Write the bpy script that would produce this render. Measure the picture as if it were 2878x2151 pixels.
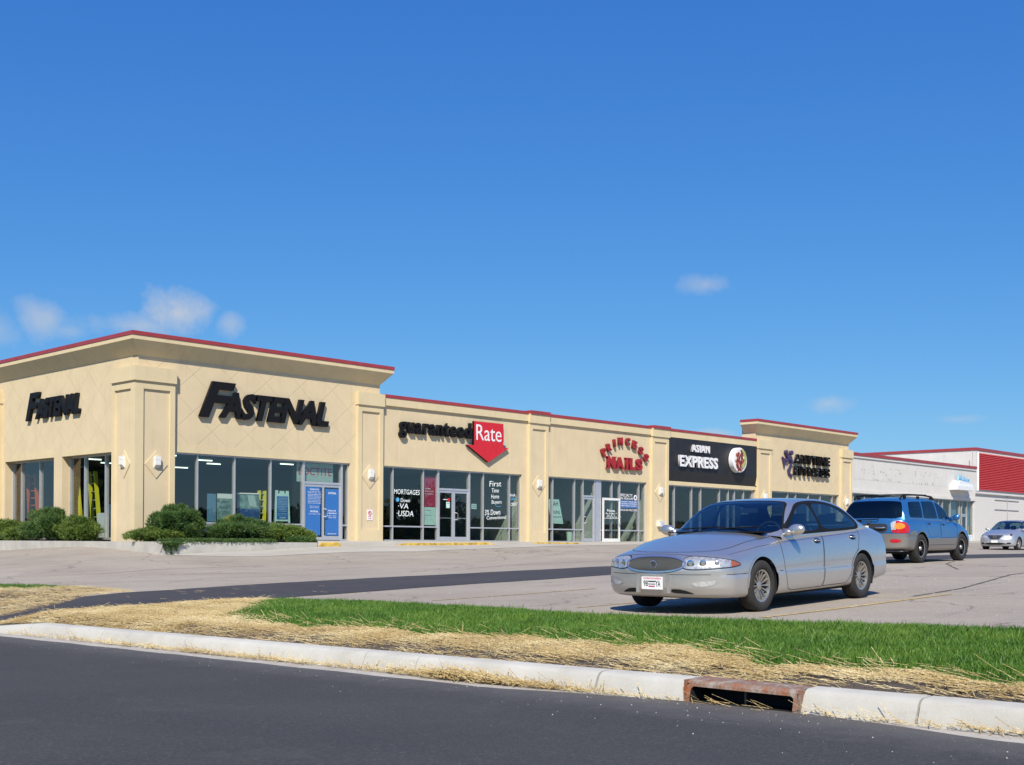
import bpy, bmesh, math, random
import numpy as np
from mathutils import Vector, Matrix
from mathutils.bvhtree import BVHTree
random.seed(7); rng = np.random.default_rng(11)
SC = bpy.context.scene; COL = SC.collection
for o in list(bpy.data.objects): bpy.data.objects.remove(o)

# ------------------------------------------------------------------ camera
CAMP = (-20.928, -37.718, -0.042); YAW = 0.80518; ROLL = 0.0061; FPX = 3431.6
cam_d = bpy.data.cameras.new("camera"); cam = bpy.data.objects.new("camera", cam_d); COL.objects.link(cam)
cam_d.sensor_width = 36; cam_d.sensor_fit = 'HORIZONTAL'; cam_d.lens = FPX/2878*36
cam_d.shift_y = (1526.2-1075.5)/2878; cam_d.clip_start = 0.1; cam_d.clip_end = 6000
cam.matrix_world = (Matrix.Translation(CAMP) @ Matrix.Rotation(-YAW, 4, 'Z') @ Matrix.Rotation(math.pi/2, 4, 'X') @ Matrix.Rotation(ROLL, 4, 'Z'))
SC.camera = cam
# ------------------------------------------------------------------ light
SUNV = Vector((-1.185, -1.0, 1.5)).normalized()
elev = math.asin(SUNV.z); az = math.atan2(SUNV.x, SUNV.y)
w = bpy.data.worlds.new("World"); SC.world = w; w.use_nodes = True
nt = w.node_tree; nt.nodes.clear()
def wn(t, **k):
    n = nt.nodes.new(t)
    for a, b in k.items(): setattr(n, a, b)
    return n
sky = wn('ShaderNodeTexSky', sky_type='NISHITA'); sky.sun_disc = False
sky.sun_elevation = elev; sky.sun_rotation = az; sky.air_density = 1.0; sky.dust_density = 0.35; sky.ozone_density = 3.0; sky.altitude = 300
# deep polarised blue of the photograph: gain and gamma per channel on the physical sky
KS = 0.1249
sep = wn('ShaderNodeSeparateColor'); nt.links.new(sky.outputs[0], sep.inputs[0]); hsv = wn('ShaderNodeCombineColor')
for _i, (_g, _a) in enumerate(((1.16, .40), (.84, .59), (.44, .84))):
    _m = wn('ShaderNodeMath', operation='MULTIPLY'); nt.links.new(sep.outputs[_i], _m.inputs[0]); _m.inputs[1].default_value = KS
    _p = wn('ShaderNodeMath', operation='POWER'); nt.links.new(_m.outputs[0], _p.inputs[0]); _p.inputs[1].default_value = _g
    _q = wn('ShaderNodeMath', operation='MULTIPLY'); nt.links.new(_p.outputs[0], _q.inputs[0]); _q.inputs[1].default_value = _a/KS
    nt.links.new(_q.outputs[0], hsv.inputs[_i])
tc = wn('ShaderNodeTexCoord'); noi = wn('ShaderNodeTexNoise'); noi.inputs['Scale'].default_value = 26; noi.inputs['Detail'].default_value = 7; noi.inputs['Roughness'].default_value = .62
nt.links.new(tc.outputs['Generated'], noi.inputs['Vector'])
def mth(op, a, b=None, c=None, clamp=False):
    n = wn('ShaderNodeMath', operation=op); n.use_clamp = clamp
    for i, v in enumerate((a, b, c)):
        if v is None: continue
        if isinstance(v, (int, float)): n.inputs[i].default_value = v
        else: nt.links.new(v, n.inputs[i])
    return n.outputs[0]
def direction(u, v):
    a, b = u-1439, v-1526.2; c, s = math.cos(ROLL), math.sin(ROLL); x = (c*a+s*b)/FPX; y = (-s*a+c*b)/FPX
    return Vector((math.sin(YAW)+x*math.cos(YAW), math.cos(YAW)-x*math.sin(YAW), -y)).normalized()
# small cumulus puffs far off: soft lobes round fixed sky directions, broken by noise
mask = None
for (u, v, ru, rv, st) in [(120, 895, 62, 50, .62), (500, 880, 95, 55, .95), (370, 915, 150, 36, .6), (645, 915, 38, 34, .5), (0, 930, 50, 45, .35), (190, 930, 60, 22, .35), (1985, 800, 66, 30, .5),
                           (2330, 1136, 60, 24, .5), (2700, 1178, 60, 12, .28), (1990, 1222, 60, 14, .5)]:
    d0 = direction(u, v); e = Vector((d0.y, -d0.x, 0)).normalized()
    dp = wn('ShaderNodeVectorMath', operation='DOT_PRODUCT'); nt.links.new(tc.outputs['Generated'], dp.inputs[0]); dp.inputs[1].default_value = e
    sp = wn('ShaderNodeSeparateXYZ'); nt.links.new(tc.outputs['Generated'], sp.inputs[0])
    de = mth('DIVIDE', mth('SUBTRACT', dp.outputs['Value'], e.dot(d0)), ru/FPX*d0.length)
    dz = mth('DIVIDE', mth('SUBTRACT', sp.outputs['Z'], d0.z), rv/FPX)
    dd = wn('ShaderNodeVectorMath', operation='DOT_PRODUCT'); nt.links.new(tc.outputs['Generated'], dd.inputs[0]); dd.inputs[1].default_value = d0
    front = mth('GREATER_THAN', dd.outputs['Value'], 0.5)
    r2 = mth('ADD', mth('MULTIPLY', de, de), mth('MULTIPLY', dz, dz))
    f = mth('SUBTRACT', 1.25, mth('SQRT', r2))
    f = mth('ADD', f, mth('MULTIPLY', mth('SUBTRACT', noi.outputs['Fac'], .5), 2.3))
    f = mth('MULTIPLY', mth('MULTIPLY', f, 1.0, clamp=True), st*.85)
    f = mth('MULTIPLY', f, front)
    mask = f if mask is None else mth('MAXIMUM', mask, f)
mx = wn('ShaderNodeMix', data_type='RGBA'); nt.links.new(mask, mx.inputs[0]); nt.links.new(hsv.outputs[0], mx.inputs[6]); mx.inputs[7].default_value = (4.6, 4.9, 5.3, 1)
bg = wn('ShaderNodeBackground'); bg.inputs['Strength'].default_value = 0.105
nt.links.new(mx.outputs[2], bg.inputs['Color']); wo = wn('ShaderNodeOutputWorld'); nt.links.new(bg.outputs[0], wo.inputs[0])
sd = bpy.data.lights.new("sun", 'SUN'); sd.energy = 4.9; sd.angle = math.radians(.5); sd.color = (1, .915, .775)
so = bpy.data.objects.new("sun", sd); COL.objects.link(so); so.rotation_euler = SUNV.to_track_quat('Z', 'Y').to_euler()
SC.view_settings.view_transform = 'Standard'; SC.view_settings.look = 'None'; SC.view_settings.gamma = 1; SC.view_settings.exposure = 0.25
try: SC.cycles.max_bounces = 8; SC.cycles.transparent_max_bounces = 16; SC.cycles.caustics_reflective = False; SC.cycles.use_denoising = True; SC.cycles.sample_clamp_indirect = 4
except Exception: pass

# ------------------------------------------------------------------ materials
class NT:
    def __init__(s, name):
        s.m = bpy.data.materials.new(name); s.m.use_nodes = True; s.t = s.m.node_tree
        s.b = s.t.nodes['Principled BSDF']; s.out = s.t.nodes['Material Output']
    def n(s, t, **k):
        x = s.t.nodes.new(t)
        for a, b in k.items(): setattr(x, a, b)
        return x
    def l(s, a, b): s.t.links.new(a, b)
    def math(s, op, a, b=None, c=None, clamp=False):
        n = s.n('ShaderNodeMath', operation=op); n.use_clamp = clamp
        for i, v in enumerate((a, b, c)):
            if v is None: continue
            if isinstance(v, (int, float)): n.inputs[i].default_value = v
            else: s.l(v, n.inputs[i])
        return n.outputs[0]
    def noise(s, scale, det=4, rough=.6, vec=None, stretch=None):
        n = s.n('ShaderNodeTexNoise'); n.inputs['Scale'].default_value = scale; n.inputs['Detail'].default_value = det; n.inputs['Roughness'].default_value = rough
        v = vec or s.obj()
        if stretch:
            mp = s.n('ShaderNodeMapping'); mp.inputs['Scale'].default_value = stretch; s.l(v, mp.inputs[0]); v = mp.outputs[0]
        s.l(v, n.inputs['Vector']); return n.outputs['Fac']
    def obj(s):
        if not hasattr(s, '_tc'): s._tc = s.n('ShaderNodeTexCoord')
        return s._tc.outputs['Object']
    def ramp(s, f, stops):
        r = s.n('ShaderNodeValToRGB'); el = r.color_ramp.elements
        while len(el) < len(stops): el.new(.5)
        for e, (p, c) in zip(el, stops): e.position = p; e.color = (*c, 1) if len(c) == 3 else c
        s.l(f, r.inputs[0]); return r.outputs[0]
    def mix(s, f, a, b, mode='MIX'):
        n = s.n('ShaderNodeMix', data_type='RGBA', blend_type=mode)
        for i, v in ((0, f), (6, a), (7, b)):
            if isinstance(v, (int, float)): n.inputs[i].default_value = v
            elif isinstance(v, tuple): n.inputs[i].default_value = (*v, 1)
            else: s.l(v, n.inputs[i])
        return n.outputs[2]
    def base(s, c):
        if isinstance(c, tuple): s.b.inputs['Base Color'].default_value = (*c, 1)
        else: s.l(c, s.b.inputs['Base Color'])
    def set(s, **k):
        for a, v in k.items():
            i = s.b.inputs[a.replace('_', ' ')]
            if isinstance(v, (int, float, tuple)): i.default_value = v
            else: s.l(v, i)
    def bump(s, h, st=.3, dist=.01):
        b = s.n('ShaderNodeBump'); b.inputs['Strength'].default_value = st; b.inputs['Distance'].default_value = dist
        s.l(h, b.inputs['Height']); s.l(b.outputs[0], s.b.inputs['Normal'])
M = {}
def simple(name, col, rough=.6, metal=0., var=.12, scale=8, bump=0., spec=.5, coat=0):
    k = NT(name); c2 = tuple(max(0, x*(1-var)) for x in col); c3 = tuple(min(1, x*(1+var*.6)) for x in col)
    f = k.noise(scale); k.base(k.mix(k.ramp(f, [(.3, (0, 0, 0)), (.7, (1, 1, 1))]), c2, c3))
    k.set(Roughness=rough, Metallic=metal); k.b.inputs['Specular IOR Level'].default_value = spec
    if coat: k.b.inputs['Coat Weight'].default_value = coat; k.b.inputs['Coat Roughness'].default_value = .03
    if bump: k.bump(k.noise(scale*8), bump, .01)
    M[name] = k.m; return k.m
def stucco(name, col, lattice=None):
    k = NT(name)
    a = k.noise(1.3, 5, .6); b = k.noise(90, 3, .7); st = k.noise(2.2, 4, .6, stretch=(1.6, 1.6, .25))
    c = k.mix(k.ramp(a, [(.3, (0, 0, 0)), (.7, (1, 1, 1))]), tuple(x*.94 for x in col), tuple(min(1, x*1.04) for x in col))
    c = k.mix(k.ramp(st, [(.52, (0, 0, 0)), (.8, (.55,)*3)]), c, tuple(x*.78 for x in col))
    c = k.mix(k.ramp(b, [(.35, (.18,)*3), (.6, (0, 0, 0))]), c, tuple(x*.82 for x in col))
    h = k.math('MULTIPLY', b, .35)
    if lattice:
        axis, off, zoff, zlo, zhi = lattice
        sp = k.n('ShaderNodeSeparateXYZ'); k.l(k.obj(), sp.inputs[0]); X = sp.outputs[axis]; Z = sp.outputs[2]
        P = 1.52; sl = .86
        def grv(sign):
            q = k.math('ADD', k.math('SUBTRACT', X, off), k.math('MULTIPLY', k.math('SUBTRACT', Z, zoff), sign/sl))
            q = k.math('PINGPONG', q, P/2)   # 0 at the groove centre
            return k.math('SUBTRACT', 1, k.math('DIVIDE', q, .022), clamp=True)
        g = k.math('MAXIMUM', grv(1), grv(-1))
        g = k.math('MULTIPLY', g, k.math('MULTIPLY', k.math('GREATER_THAN', Z, zlo), k.math('LESS_THAN', Z, zhi)))
        c = k.mix(k.math('MULTIPLY', g, .22), c, tuple(x*.6 for x in col))
        h = k.math('SUBTRACT', h, k.math('MULTIPLY', g, 1.6))
    k.base(c); k.set(Roughness=.9); k.b.inputs['Specular IOR Level'].default_value = .25
    k.bump(h, .5, .012)
    M[name] = k.m; return k.m
TAN = (.68, .56, .365)
stucco('stucco', TAN); stucco('stucco_lattice', TAN, (0, .65, 3.17, 3.32, 6.6)); stucco('stucco_lattice_side', TAN, (1, .4, 3.3, 3.32, 6.6)); stucco('stucco_trim', (.69, .575, .36))
stucco('white_stucco', (.66, .645, .61))
simple('coping_red', (.33, .045, .05), .45, 0, .12, 3)
simple('concrete', (.47, .455, .41), .9, 0, .16, 2.2, .4)
simple('aluminium', (.62, .63, .65), .38, .55, .06, 4)
simple('white_paint', (.78, .78, .76), .45, 0, .05)
simple('black_plastic', (.009, .009, .010), .55, 0, .1, spec=.2)
simple('dark_void', (.01, .01, .011), .8)
simple('red_plastic', (.62, .02, .03), .4); simple('red_letter', (.38, .018, .025), .42); simple('red_side', (.2, .015, .02), .5)
simple('sign_white', (.82, .82, .84), .4, 0, .03); simple('purple_plastic', (.06, .04, .11), .5)
simple('blue_poster', (.035, .16, .46), .4, 0, .05); simple('red_poster', (.42, .04, .1), .45); simple('teal_poster', (.55, .80, .74), .5)
simple('paper', (.8, .82, .8), .6, 0, .04); simple('ink', (.03, .05, .05), .6); simple('yellow_frp', (.72, .66, .03), .45); simple('orange_frp', (.62, .12, .04), .5)
simple('yellow_kerb_paint', (.60, .40, .07), .8, 0, .55, 5); simple('wood_brown', (.25, .09, .04), .5); simple('grey_panel', (.36, .36, .36), .6)
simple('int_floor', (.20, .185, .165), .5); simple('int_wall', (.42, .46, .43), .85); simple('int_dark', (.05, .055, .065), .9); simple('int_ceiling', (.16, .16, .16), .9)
simple('fascia_black', (.018, .018, .02), .5, 0, .2, 2)
simple('marker_white', (.9, .95, .95), .5, 0, .02); simple('marker_blue', (.1, .45, .8), .5)
k = NT('block_white')   # painted block wall with courses
sp = k.n('ShaderNodeSeparateXYZ'); k.l(k.obj(), sp.inputs[0])
g = k.math('SUBTRACT', 1, k.math('DIVIDE', k.math('PINGPONG', sp.outputs[2], .1), .008), clamp=True)
k.base(k.mix(k.math('MULTIPLY', g, .25), (.63, .615, .585), (.42, .41, .39))); k.set(Roughness=.85); k.bump(k.math('SUBTRACT', 0, g), .5, .01); M['block_white'] = k.m
k = NT('red_metal'); sp = k.n('ShaderNodeSeparateXYZ'); k.l(k.obj(), sp.inputs[0]); k.base(k.mix(k.noise(3), (.50, .035, .035), (.58, .05, .045))); k.set(Roughness=.4); M['red_metal'] = k.m
def emis(name, col, st):
    k = NT(name); k.base(col); k.b.inputs['Emission Color'].default_value = (*col, 1); k.b.inputs['Emission Strength'].default_value = st; M[name] = k.m
emis('tube_light', (.85, 1., .9), 2.2)
def glass(name, tint, refl=1.0, rough=0.0, ior=1.5, dirt=.0):
    k = NT(name); k.t.nodes.remove(k.b)
    tr = k.n('ShaderNodeBsdfTransparent'); tr.inputs[0].default_value = (*tint, 1)
    gl = k.n('ShaderNodeBsdfGlossy'); gl.inputs['Roughness'].default_value = rough; gl.inputs['Color'].default_value = (*(refl if isinstance(refl, tuple) else (refl,)*3), 1)
    ge = k.n('ShaderNodeNewGeometry'); dt = k.n('ShaderNodeVectorMath', operation='DOT_PRODUCT'); k.l(ge.outputs['Incoming'], dt.inputs[0]); k.l(ge.outputs['Normal'], dt.inputs[1])
    f0 = ((ior-1)/(ior+1))**2; om = k.math('SUBTRACT', 1, k.math('ABSOLUTE', dt.outputs['Value']), clamp=True)   # Schlick, the same from both sides of a pane
    F_ = k.math('ADD', f0*1.8, k.math('MULTIPLY', k.math('POWER', om, 5), 1-f0*1.8), clamp=True)
    mxs = k.n('ShaderNodeMixShader'); k.l(F_, mxs.inputs[0]); k.l(tr.outputs[0], mxs.inputs[1]); k.l(gl.outputs[0], mxs.inputs[2])
    k.l(mxs.outputs[0], k.out.inputs[0]); M[name] = k.m
glass('shop_glass', (.76, .83, .79), (1, .90, .76), 0, 1.72)
glass('car_glass', (.38, .50, .48), 1, 0, 1.75)
glass('tint_glass', (.035, .04, .05), 1, 0, 1.5)
glass('lamp_glass', (.9, .92, .95), 1, 0, 1.5)

# ------------------------------------------------------------------ objects
def setp(o, label=None, cat=None, group=None, kind=None):
    for a, v in (('label', label), ('category', cat), ('group', group), ('kind', kind)):
        if v: o[a] = v
    return o
def thing(name, loc, label, cat, group=None, rz=0):
    o = bpy.data.objects.new(name, None); COL.objects.link(o); o.location = loc; o.rotation_euler = (0, 0, rz); o.empty_display_size = .2
    return setp(o, label, cat, group)
def link(name, me, parent=None, label=None):
    o = bpy.data.objects.new(name, me); COL.objects.link(o)
    if parent is not None:
        o.parent = parent
    if label: o['label'] = label
    return o
class MB:
    """collects vertices and faces with a material per face"""
    def __init__(s): s.v = []; s.f = []; s.m = []; s.mats = []
    def mi(s, m):
        if m not in s.mats: s.mats.append(m)
        return s.mats.index(m)
    def add(s, vs, fs, m):
        b = len(s.v); s.v += [tuple(p) for p in vs]; i = s.mi(m)
        for f in fs: s.f.append(tuple(b+j for j in f)); s.m.append(i)
    def box(s, x0, x1, y0, y1, z0, z1, m):
        x0, x1 = min(x0, x1), max(x0, x1); y0, y1 = min(y0, y1), max(y0, y1); z0, z1 = min(z0, z1), max(z0, z1)
        s.add([(x0, y0, z0), (x1, y0, z0), (x1, y1, z0), (x0, y1, z0), (x0, y0, z1), (x1, y0, z1), (x1, y1, z1), (x0, y1, z1)],
              [(0, 3, 2, 1), (4, 5, 6, 7), (0, 1, 5, 4), (1, 2, 6, 5), (2, 3, 7, 6), (3, 0, 4, 7)], m)
    def prism(s, pts, d, m, axis=1, msides=None):
        """polygon pts (a,b) extruded between d[0]..d[1] along axis (0,1,2)"""
        n = len(pts)
        def P(a, b, c): return (c, a, b) if axis == 0 else ((a, c, b) if axis == 1 else (a, b, c))
        vs = [P(a, b, d[0]) for a, b in pts]+[P(a, b, d[1]) for a, b in pts]
        s.add(vs, [tuple(range(n)), tuple(range(2*n-1, n-1, -1))], m)
        s.add(vs, [(i, i+n, (i+1) % n+n, (i+1) % n) for i in range(n)], msides or m)
    def tube(s, pts, r, m, n=8, closed=False, caps=True):
        pts = [Vector(p) for p in pts]; rs = r if isinstance(r, (list, tuple)) else [r]*len(pts); b = []; N = len(pts)
        for i, p in enumerate(pts):
            t = (pts[(i+1) % N if closed else min(i+1, N-1)]-pts[(i-1) % N if closed else max(i-1, 0)]).normalized()
            a = t.cross(Vector((0, 0, 1)) if abs(t.z) < .9 else Vector((1, 0, 0))).normalized(); c = t.cross(a)
            b += [p+(a*math.cos(2*math.pi*j/n)+c*math.sin(2*math.pi*j/n))*rs[i] for j in range(n)]
        fs = []
        for i in range(N if closed else N-1):
            i2 = (i+1) % N
            fs += [(i*n+j, i*n+(j+1) % n, i2*n+(j+1) % n, i2*n+j) for j in range(n)]
        if caps and not closed: fs += [tuple(range(n-1, -1, -1)), tuple(range((N-1)*n, N*n))]
        s.add(b, fs, m)
    def build(s, name, parent=None, smooth=False, label=None, loc=None):
        me = bpy.data.meshes.new(name); me.from_pydata(s.v, [], s.f)
        for m in s.mats: me.materials.append(M[m])
        me.polygons.foreach_set('material_index', s.m)
        bm = bmesh.new(); bm.from_mesh(me); bmesh.ops.recalc_face_normals(bm, faces=bm.faces); bm.to_mesh(me); bm.free()
        if smooth: me.polygons.foreach_set('use_smooth', [True]*len(me.polygons)); 
        me.update(); o = link(name, me, parent, label)
        if loc: o.location = loc
        return o
def sharp(o, ang=35):
    me = o.data
    try: me.set_sharp_from_angle(angle=math.radians(ang))
    except Exception: pass
def npmesh(name, V, F, mats, fm=None, smooth=False, parent=None, label=None):
    V = np.asarray(V, np.float32); F = np.asarray(F, np.int32); me = bpy.data.meshes.new(name); k = F.shape[1]
    me.vertices.add(len(V)); me.vertices.foreach_set('co', V.ravel()); me.loops.add(F.size); me.loops.foreach_set('vertex_index', F.ravel())
    me.polygons.add(len(F)); me.polygons.foreach_set('loop_start', np.arange(0, F.size, k, dtype=np.int32))
    try: me.polygons.foreach_set('loop_total', np.full(len(F), k, np.int32))
    except Exception: pass
    for m in mats: me.materials.append(M[m])
    if fm is not None: me.polygons.foreach_set('material_index', np.asarray(fm, np.int32))
    if smooth: me.polygons.foreach_set('use_smooth', np.ones(len(F), bool))
    me.update(calc_edges=True); me.validate(); return link(name, me, parent, label)
def text_data(body, ext=.02, off=0., shear=0., spacing=1.0, align='LEFT', res=3):
    c = bpy.data.curves.new('t', 'FONT'); c.body = body; c.size = 1; c.extrude = ext; c.offset = off; c.shear = shear; c.space_character = spacing
    c.align_x = align; c.resolution_u = res; o = bpy.data.objects.new('t', c); COL.objects.link(o)
    dg = bpy.context.evaluated_depsgraph_get(); me = bpy.data.meshes.new_from_object(o.evaluated_get(dg)); bpy.data.objects.remove(o); bpy.data.curves.remove(c)
    v = np.zeros(len(me.vertices)*3, np.float32); me.vertices.foreach_get('co', v); return me, v.reshape(-1, 3)
def text(body, x0, x1, z0, z1, y, m, face='-Y', depth=.004, parent=None, name='lettering', off=0., shear=0., spacing=1., rot=0, side=None, label=None, aspect=False):
    """text fitted into the box x0..x1, z0..z1 of a vertical plane; y is its front; face -Y (front walls) or -X (the side wall, x measured along -Y) or 'loc' """
    me, v = text_data(body, .5, off, shear, spacing); me.name = name
    mn, mxx = v.min(0), v.max(0); w_, h_ = mxx[0]-mn[0], mxx[1]-mn[1]
    sx, sz = (x1-x0)/w_, (z1-z0)/h_
    if aspect: sx = sz = min(sx, sz)
    X = (v[:, 0]-(mn[0]+mxx[0])/2)*sx; Z = (v[:, 1]-(mn[1]+mxx[1])/2)*sz; D = (v[:, 2]-mxx[2])/(mxx[2]-mn[2])*depth  # 0 at front, -depth at the back
    c, s_ = math.cos(rot), math.sin(rot); X, Z = c*X-s_*Z, s_*X+c*Z
    X += (x0+x1)/2; Z += (z0+z1)/2
    if face == '-Y': co = np.stack([X, y-D, Z], 1)
    else: co = np.stack([y-D, -X, Z], 1)      # face -X: reading direction runs towards -Y
    me.vertices.foreach_set('co', co.astype(np.float32).ravel()); me.materials.clear(); me.materials.append(M[m])
    if side:
        me.materials.append(M[side]); 
    me.update()
    if side:
        ax = 1 if face == '-Y' else 0
        for p in me.polygons: p.material_index = 0 if abs(p.normal[ax]) > .8 else 1
    return link(name, me, parent, label)
# ------------------------------------------------------------------ terrain heights
CTRL = np.array([(-7.65,-29.3,-.886),(-4.8,-29.2,-.80),(7.9,-24,-.48),(10.5,-23.8,-.44),(39.5,-14,-.25),(-1.2,-3.8,-.49),(2.5,-3.8,-.345),(4.7,-3.8,-.215),(8,-3.8,-.15),(16,-3.8,-.07),
 (.8,-5.5,-.535),(7.6,-5.5,-.385),(13.5,-5.5,-.21),(18,-5.5,-.15),(28,-1,.04),(67,-2,.26),(48,-1.5,.12),(-1.2,8,-.45),(-1.2,20,-.5),(-9.2,-11,-1.02),(-9.2,-14.4,-1.0),(-9.0,-20.7,-.98),(-9.9,-26,-.95),(-10.2,-33.6,-.87),
 (-10,2,-1.05),(-10,25,-1.1),(-10,-45,-.75),(-13.8,-22.5,-1.06),(-13.8,-34,-.98),(-13.8,-12,-1.17),(-13.8,-50,-.85),(-13.8,10,-1.3),(30,-45,-.4),(10,-40,-.5),(80,-40,-.25),(80,-15,0),(60,-70,-.6),(8,0,-.02),(2,0,-.02),(20,0,0.0),(100,0,.4),(120,-100,-.6)], float)
def _U(r2): return r2*np.log(r2+1e-9)
_P = CTRL[:, :2]/20; _A = _U(((_P[:, None]-_P[None])**2).sum(-1))+np.eye(len(_P))*.004
_Q = np.c_[np.ones(len(_P)), _P]; _K = np.block([[_A, _Q], [_Q.T, np.zeros((3, 3))]]); _W = np.linalg.solve(_K, np.r_[CTRL[:, 2], 0, 0, 0])
def G(x, y):
    x = np.clip(np.atleast_1d(np.asarray(x, float)), -13.8, 125); y = np.clip(np.atleast_1d(np.asarray(y, float)), -100, 26)
    q = np.stack([x, y], -1)/20; sh = q.shape[:-1]; q = q.reshape(-1, 2)
    r = np.zeros(len(q))
    for i in range(0, len(q), 20000):
        b = q[i:i+20000]; r[i:i+20000] = _U(((b[:, None]-_P[None])**2).sum(-1))@_W[:-3]+np.c_[np.ones(len(b)), b]@_W[-3:]
    return r.reshape(sh)
def g1(x, y): return float(G(x, y)[0])
def zgut(y): return -1.12-.012*(np.clip(y, -60, 30)+34)
# ground materials
k = NT('old_asphalt'); a = k.noise(.35, 6, .65); b = k.noise(45, 4, .8); c3 = k.noise(6, 5, .7)
c = k.ramp(a, [(.25, (.295, .255, .205)), (.5, (.37, .325, .265)), (.75, (.43, .38, .31))])
c = k.mix(k.ramp(b, [(.36, (.75,)*3), (.5, (0, 0, 0))]), c, (.17, .15, .135)); c = k.mix(k.ramp(b, [(.6, (0, 0, 0)), (.72, (.6,)*3)]), c, (.52, .48, .43))
c = k.mix(k.ramp(c3, [(.56, (0, 0, 0)), (.68, (.38,)*3)]), c, (.24, .215, .195))
st = k.noise(1.1, 5, .7, stretch=(.25, 1.6, 1)); c = k.mix(k.ramp(st, [(.57, (0, 0, 0)), (.68, (.45,)*3)]), c, (.22, .198, .182))
v = k.n('ShaderNodeTexVoronoi', feature='DISTANCE_TO_EDGE'); v.inputs['Scale'].default_value = .16
vn = k.n('ShaderNodeTexNoise'); vn.inputs['Scale'].default_value = .8; vn.inputs['Detail'].default_value = 6; k.l(k.obj(), vn.inputs['Vector'])
va = k.n('ShaderNodeVectorMath', operation='MULTIPLY_ADD'); k.l(vn.outputs['Color'], va.inputs[0]); va.inputs[1].default_value = (2.2,)*3; k.l(k.obj(), va.inputs[2]); k.l(va.outputs[0], v.inputs['Vector'])
cr = k.math('SUBTRACT', 1, k.math('DIVIDE', v.outputs['Distance'], .0055), clamp=True)
c = k.mix(k.math('MULTIPLY', cr, .6), c, (.08, .07, .06)); k.base(c); k.set(Roughness=.92); k.b.inputs['Specular IOR Level'].default_value = .3
k.bump(k.math('SUBTRACT', b, k.math('MULTIPLY', cr, 2)), .5, .012); M['old_asphalt'] = k.m
k = NT('new_asphalt'); b = k.noise(120, 3, .8); a = k.noise(.8, 5, .6); s_ = k.noise(1.2, 4, .6, stretch=(.15, 1.5, 1))
c = k.mix(k.ramp(a, [(.3, (0, 0, 0)), (.7, (1, 1, 1))]), (.036, .034, .036), (.052, .05, .052)); c = k.mix(k.ramp(s_, [(.52, (0, 0, 0)), (.7, (.4,)*3)]), c, (.075, .07, .066))
c = k.mix(k.ramp(b, [(.6, (0, 0, 0)), (.75, (.5,)*3)]), c, (.11, .105, .1)); k.base(c); k.set(Roughness=.85); k.bump(b, .4, .008); M['strip_asphalt'] = k.m
k = NT('road_asphalt'); b = k.noise(38, 4, .9); b2 = k.noise(75, 3, .85); a = k.noise(.5, 5, .6); s_ = k.noise(.9, 5, .6, stretch=(1.4, .12, 1))
c = k.mix(k.ramp(a, [(.3, (0, 0, 0)), (.7, (1, 1, 1))]), (.041, .040, .034), (.057, .055, .047)); c = k.mix(k.ramp(s_, [(.5, (0, 0, 0)), (.72, (.35,)*3)]), c, (.036, .036, .037))
c = k.mix(k.ramp(b, [(.53, (0, 0, 0)), (.66, (.6,)*3)]), c, (.14, .135, .13)); c = k.mix(k.ramp(b2, [(.36, (.75,)*3), (.48, (0, 0, 0))]), c, (.012, .012, .013)); c = k.mix(k.ramp(k.noise(1.7, 6, .75), [(.56, (0, 0, 0)), (.66, (.3,)*3)]), c, (.085, .08, .075))
sp = k.n('ShaderNodeSeparateXYZ'); k.l(k.obj(), sp.inputs[0])   # dusty margin beside the kerb
dm = k.math('MULTIPLY', k.math('ADD', k.math('DIVIDE', k.math('ADD', sp.outputs[0], 14.95), .5), k.math('MULTIPLY', k.math('SUBTRACT', k.noise(3.5, 5, .7), .5), 2.2)), .28, clamp=True)
c = k.mix(dm, c, (.17, .155, .145)); k.base(c); k.set(Roughness=.8); k.bump(k.math('ADD', b, b2), .5, .008); M['road_asphalt'] = k.m
k = NT('kerb_concrete'); a = k.noise(1.5, 6, .65); b = k.noise(60, 4, .8); d = k.noise(7, 5, .7, stretch=(.5, .5, 4))
c = k.mix(k.ramp(a, [(.3, (0, 0, 0)), (.7, (1, 1, 1))]), (.42, .41, .365), (.55, .54, .49)); c = k.mix(k.ramp(d, [(.55, (0, 0, 0)), (.75, (.35,)*3)]), c, (.30, .275, .225)); c = k.mix(k.ramp(b, [(.28, (.7,)*3), (.42, (0, 0, 0))]), c, (.33, .32, .29))
sp = k.n('ShaderNodeSeparateXYZ'); k.l(k.obj(), sp.inputs[0])
k.base(c); k.set(Roughness=.9); k.bump(b, .4, .008); M['kerb_concrete'] = k.m
k = NT('gutter_concrete'); a = k.noise(3, 6, .65); b = k.noise(70, 4, .8); c = k.mix(k.ramp(a, [(.3, (0, 0, 0)), (.7, (1, 1, 1))]), (.36, .33, .28), (.50, .475, .42)); c = k.mix(k.ramp(b, [(.3, (.6,)*3), (.45, (0, 0, 0))]), c, (.2, .18, .15)); k.base(c); k.set(Roughness=.9); M['gutter_concrete'] = k.m
k = NT('walk_concrete'); a = k.noise(.9, 6, .6, stretch=(.5, 1.5, 1)); b = k.noise(50, 4, .8); c = k.mix(k.ramp(a, [(.3, (0, 0, 0)), (.7, (1, 1, 1))]), (.36, .335, .285), (.47, .445, .39)); c = k.mix(k.ramp(b, [(.3, (.4,)*3), (.45, (0, 0, 0))]), c, (.25, .23, .19)); k.base(c); k.set(Roughness=.9); M['walk_concrete'] = k.m
k = NT('soil'); a = k.noise(5, 6, .7); b = k.noise(60, 4, .8); c = k.mix(a, (.10, .078, .06), (.19, .155, .12)); c = k.mix(k.ramp(b, [(.35, (.8,)*3), (.5, (0, 0, 0))]), c, (.05, .04, .032)); k.base(c); k.set(Roughness=1); k.bump(k.math('ADD', a, b), .9, .03); M['soil'] = k.m
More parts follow.
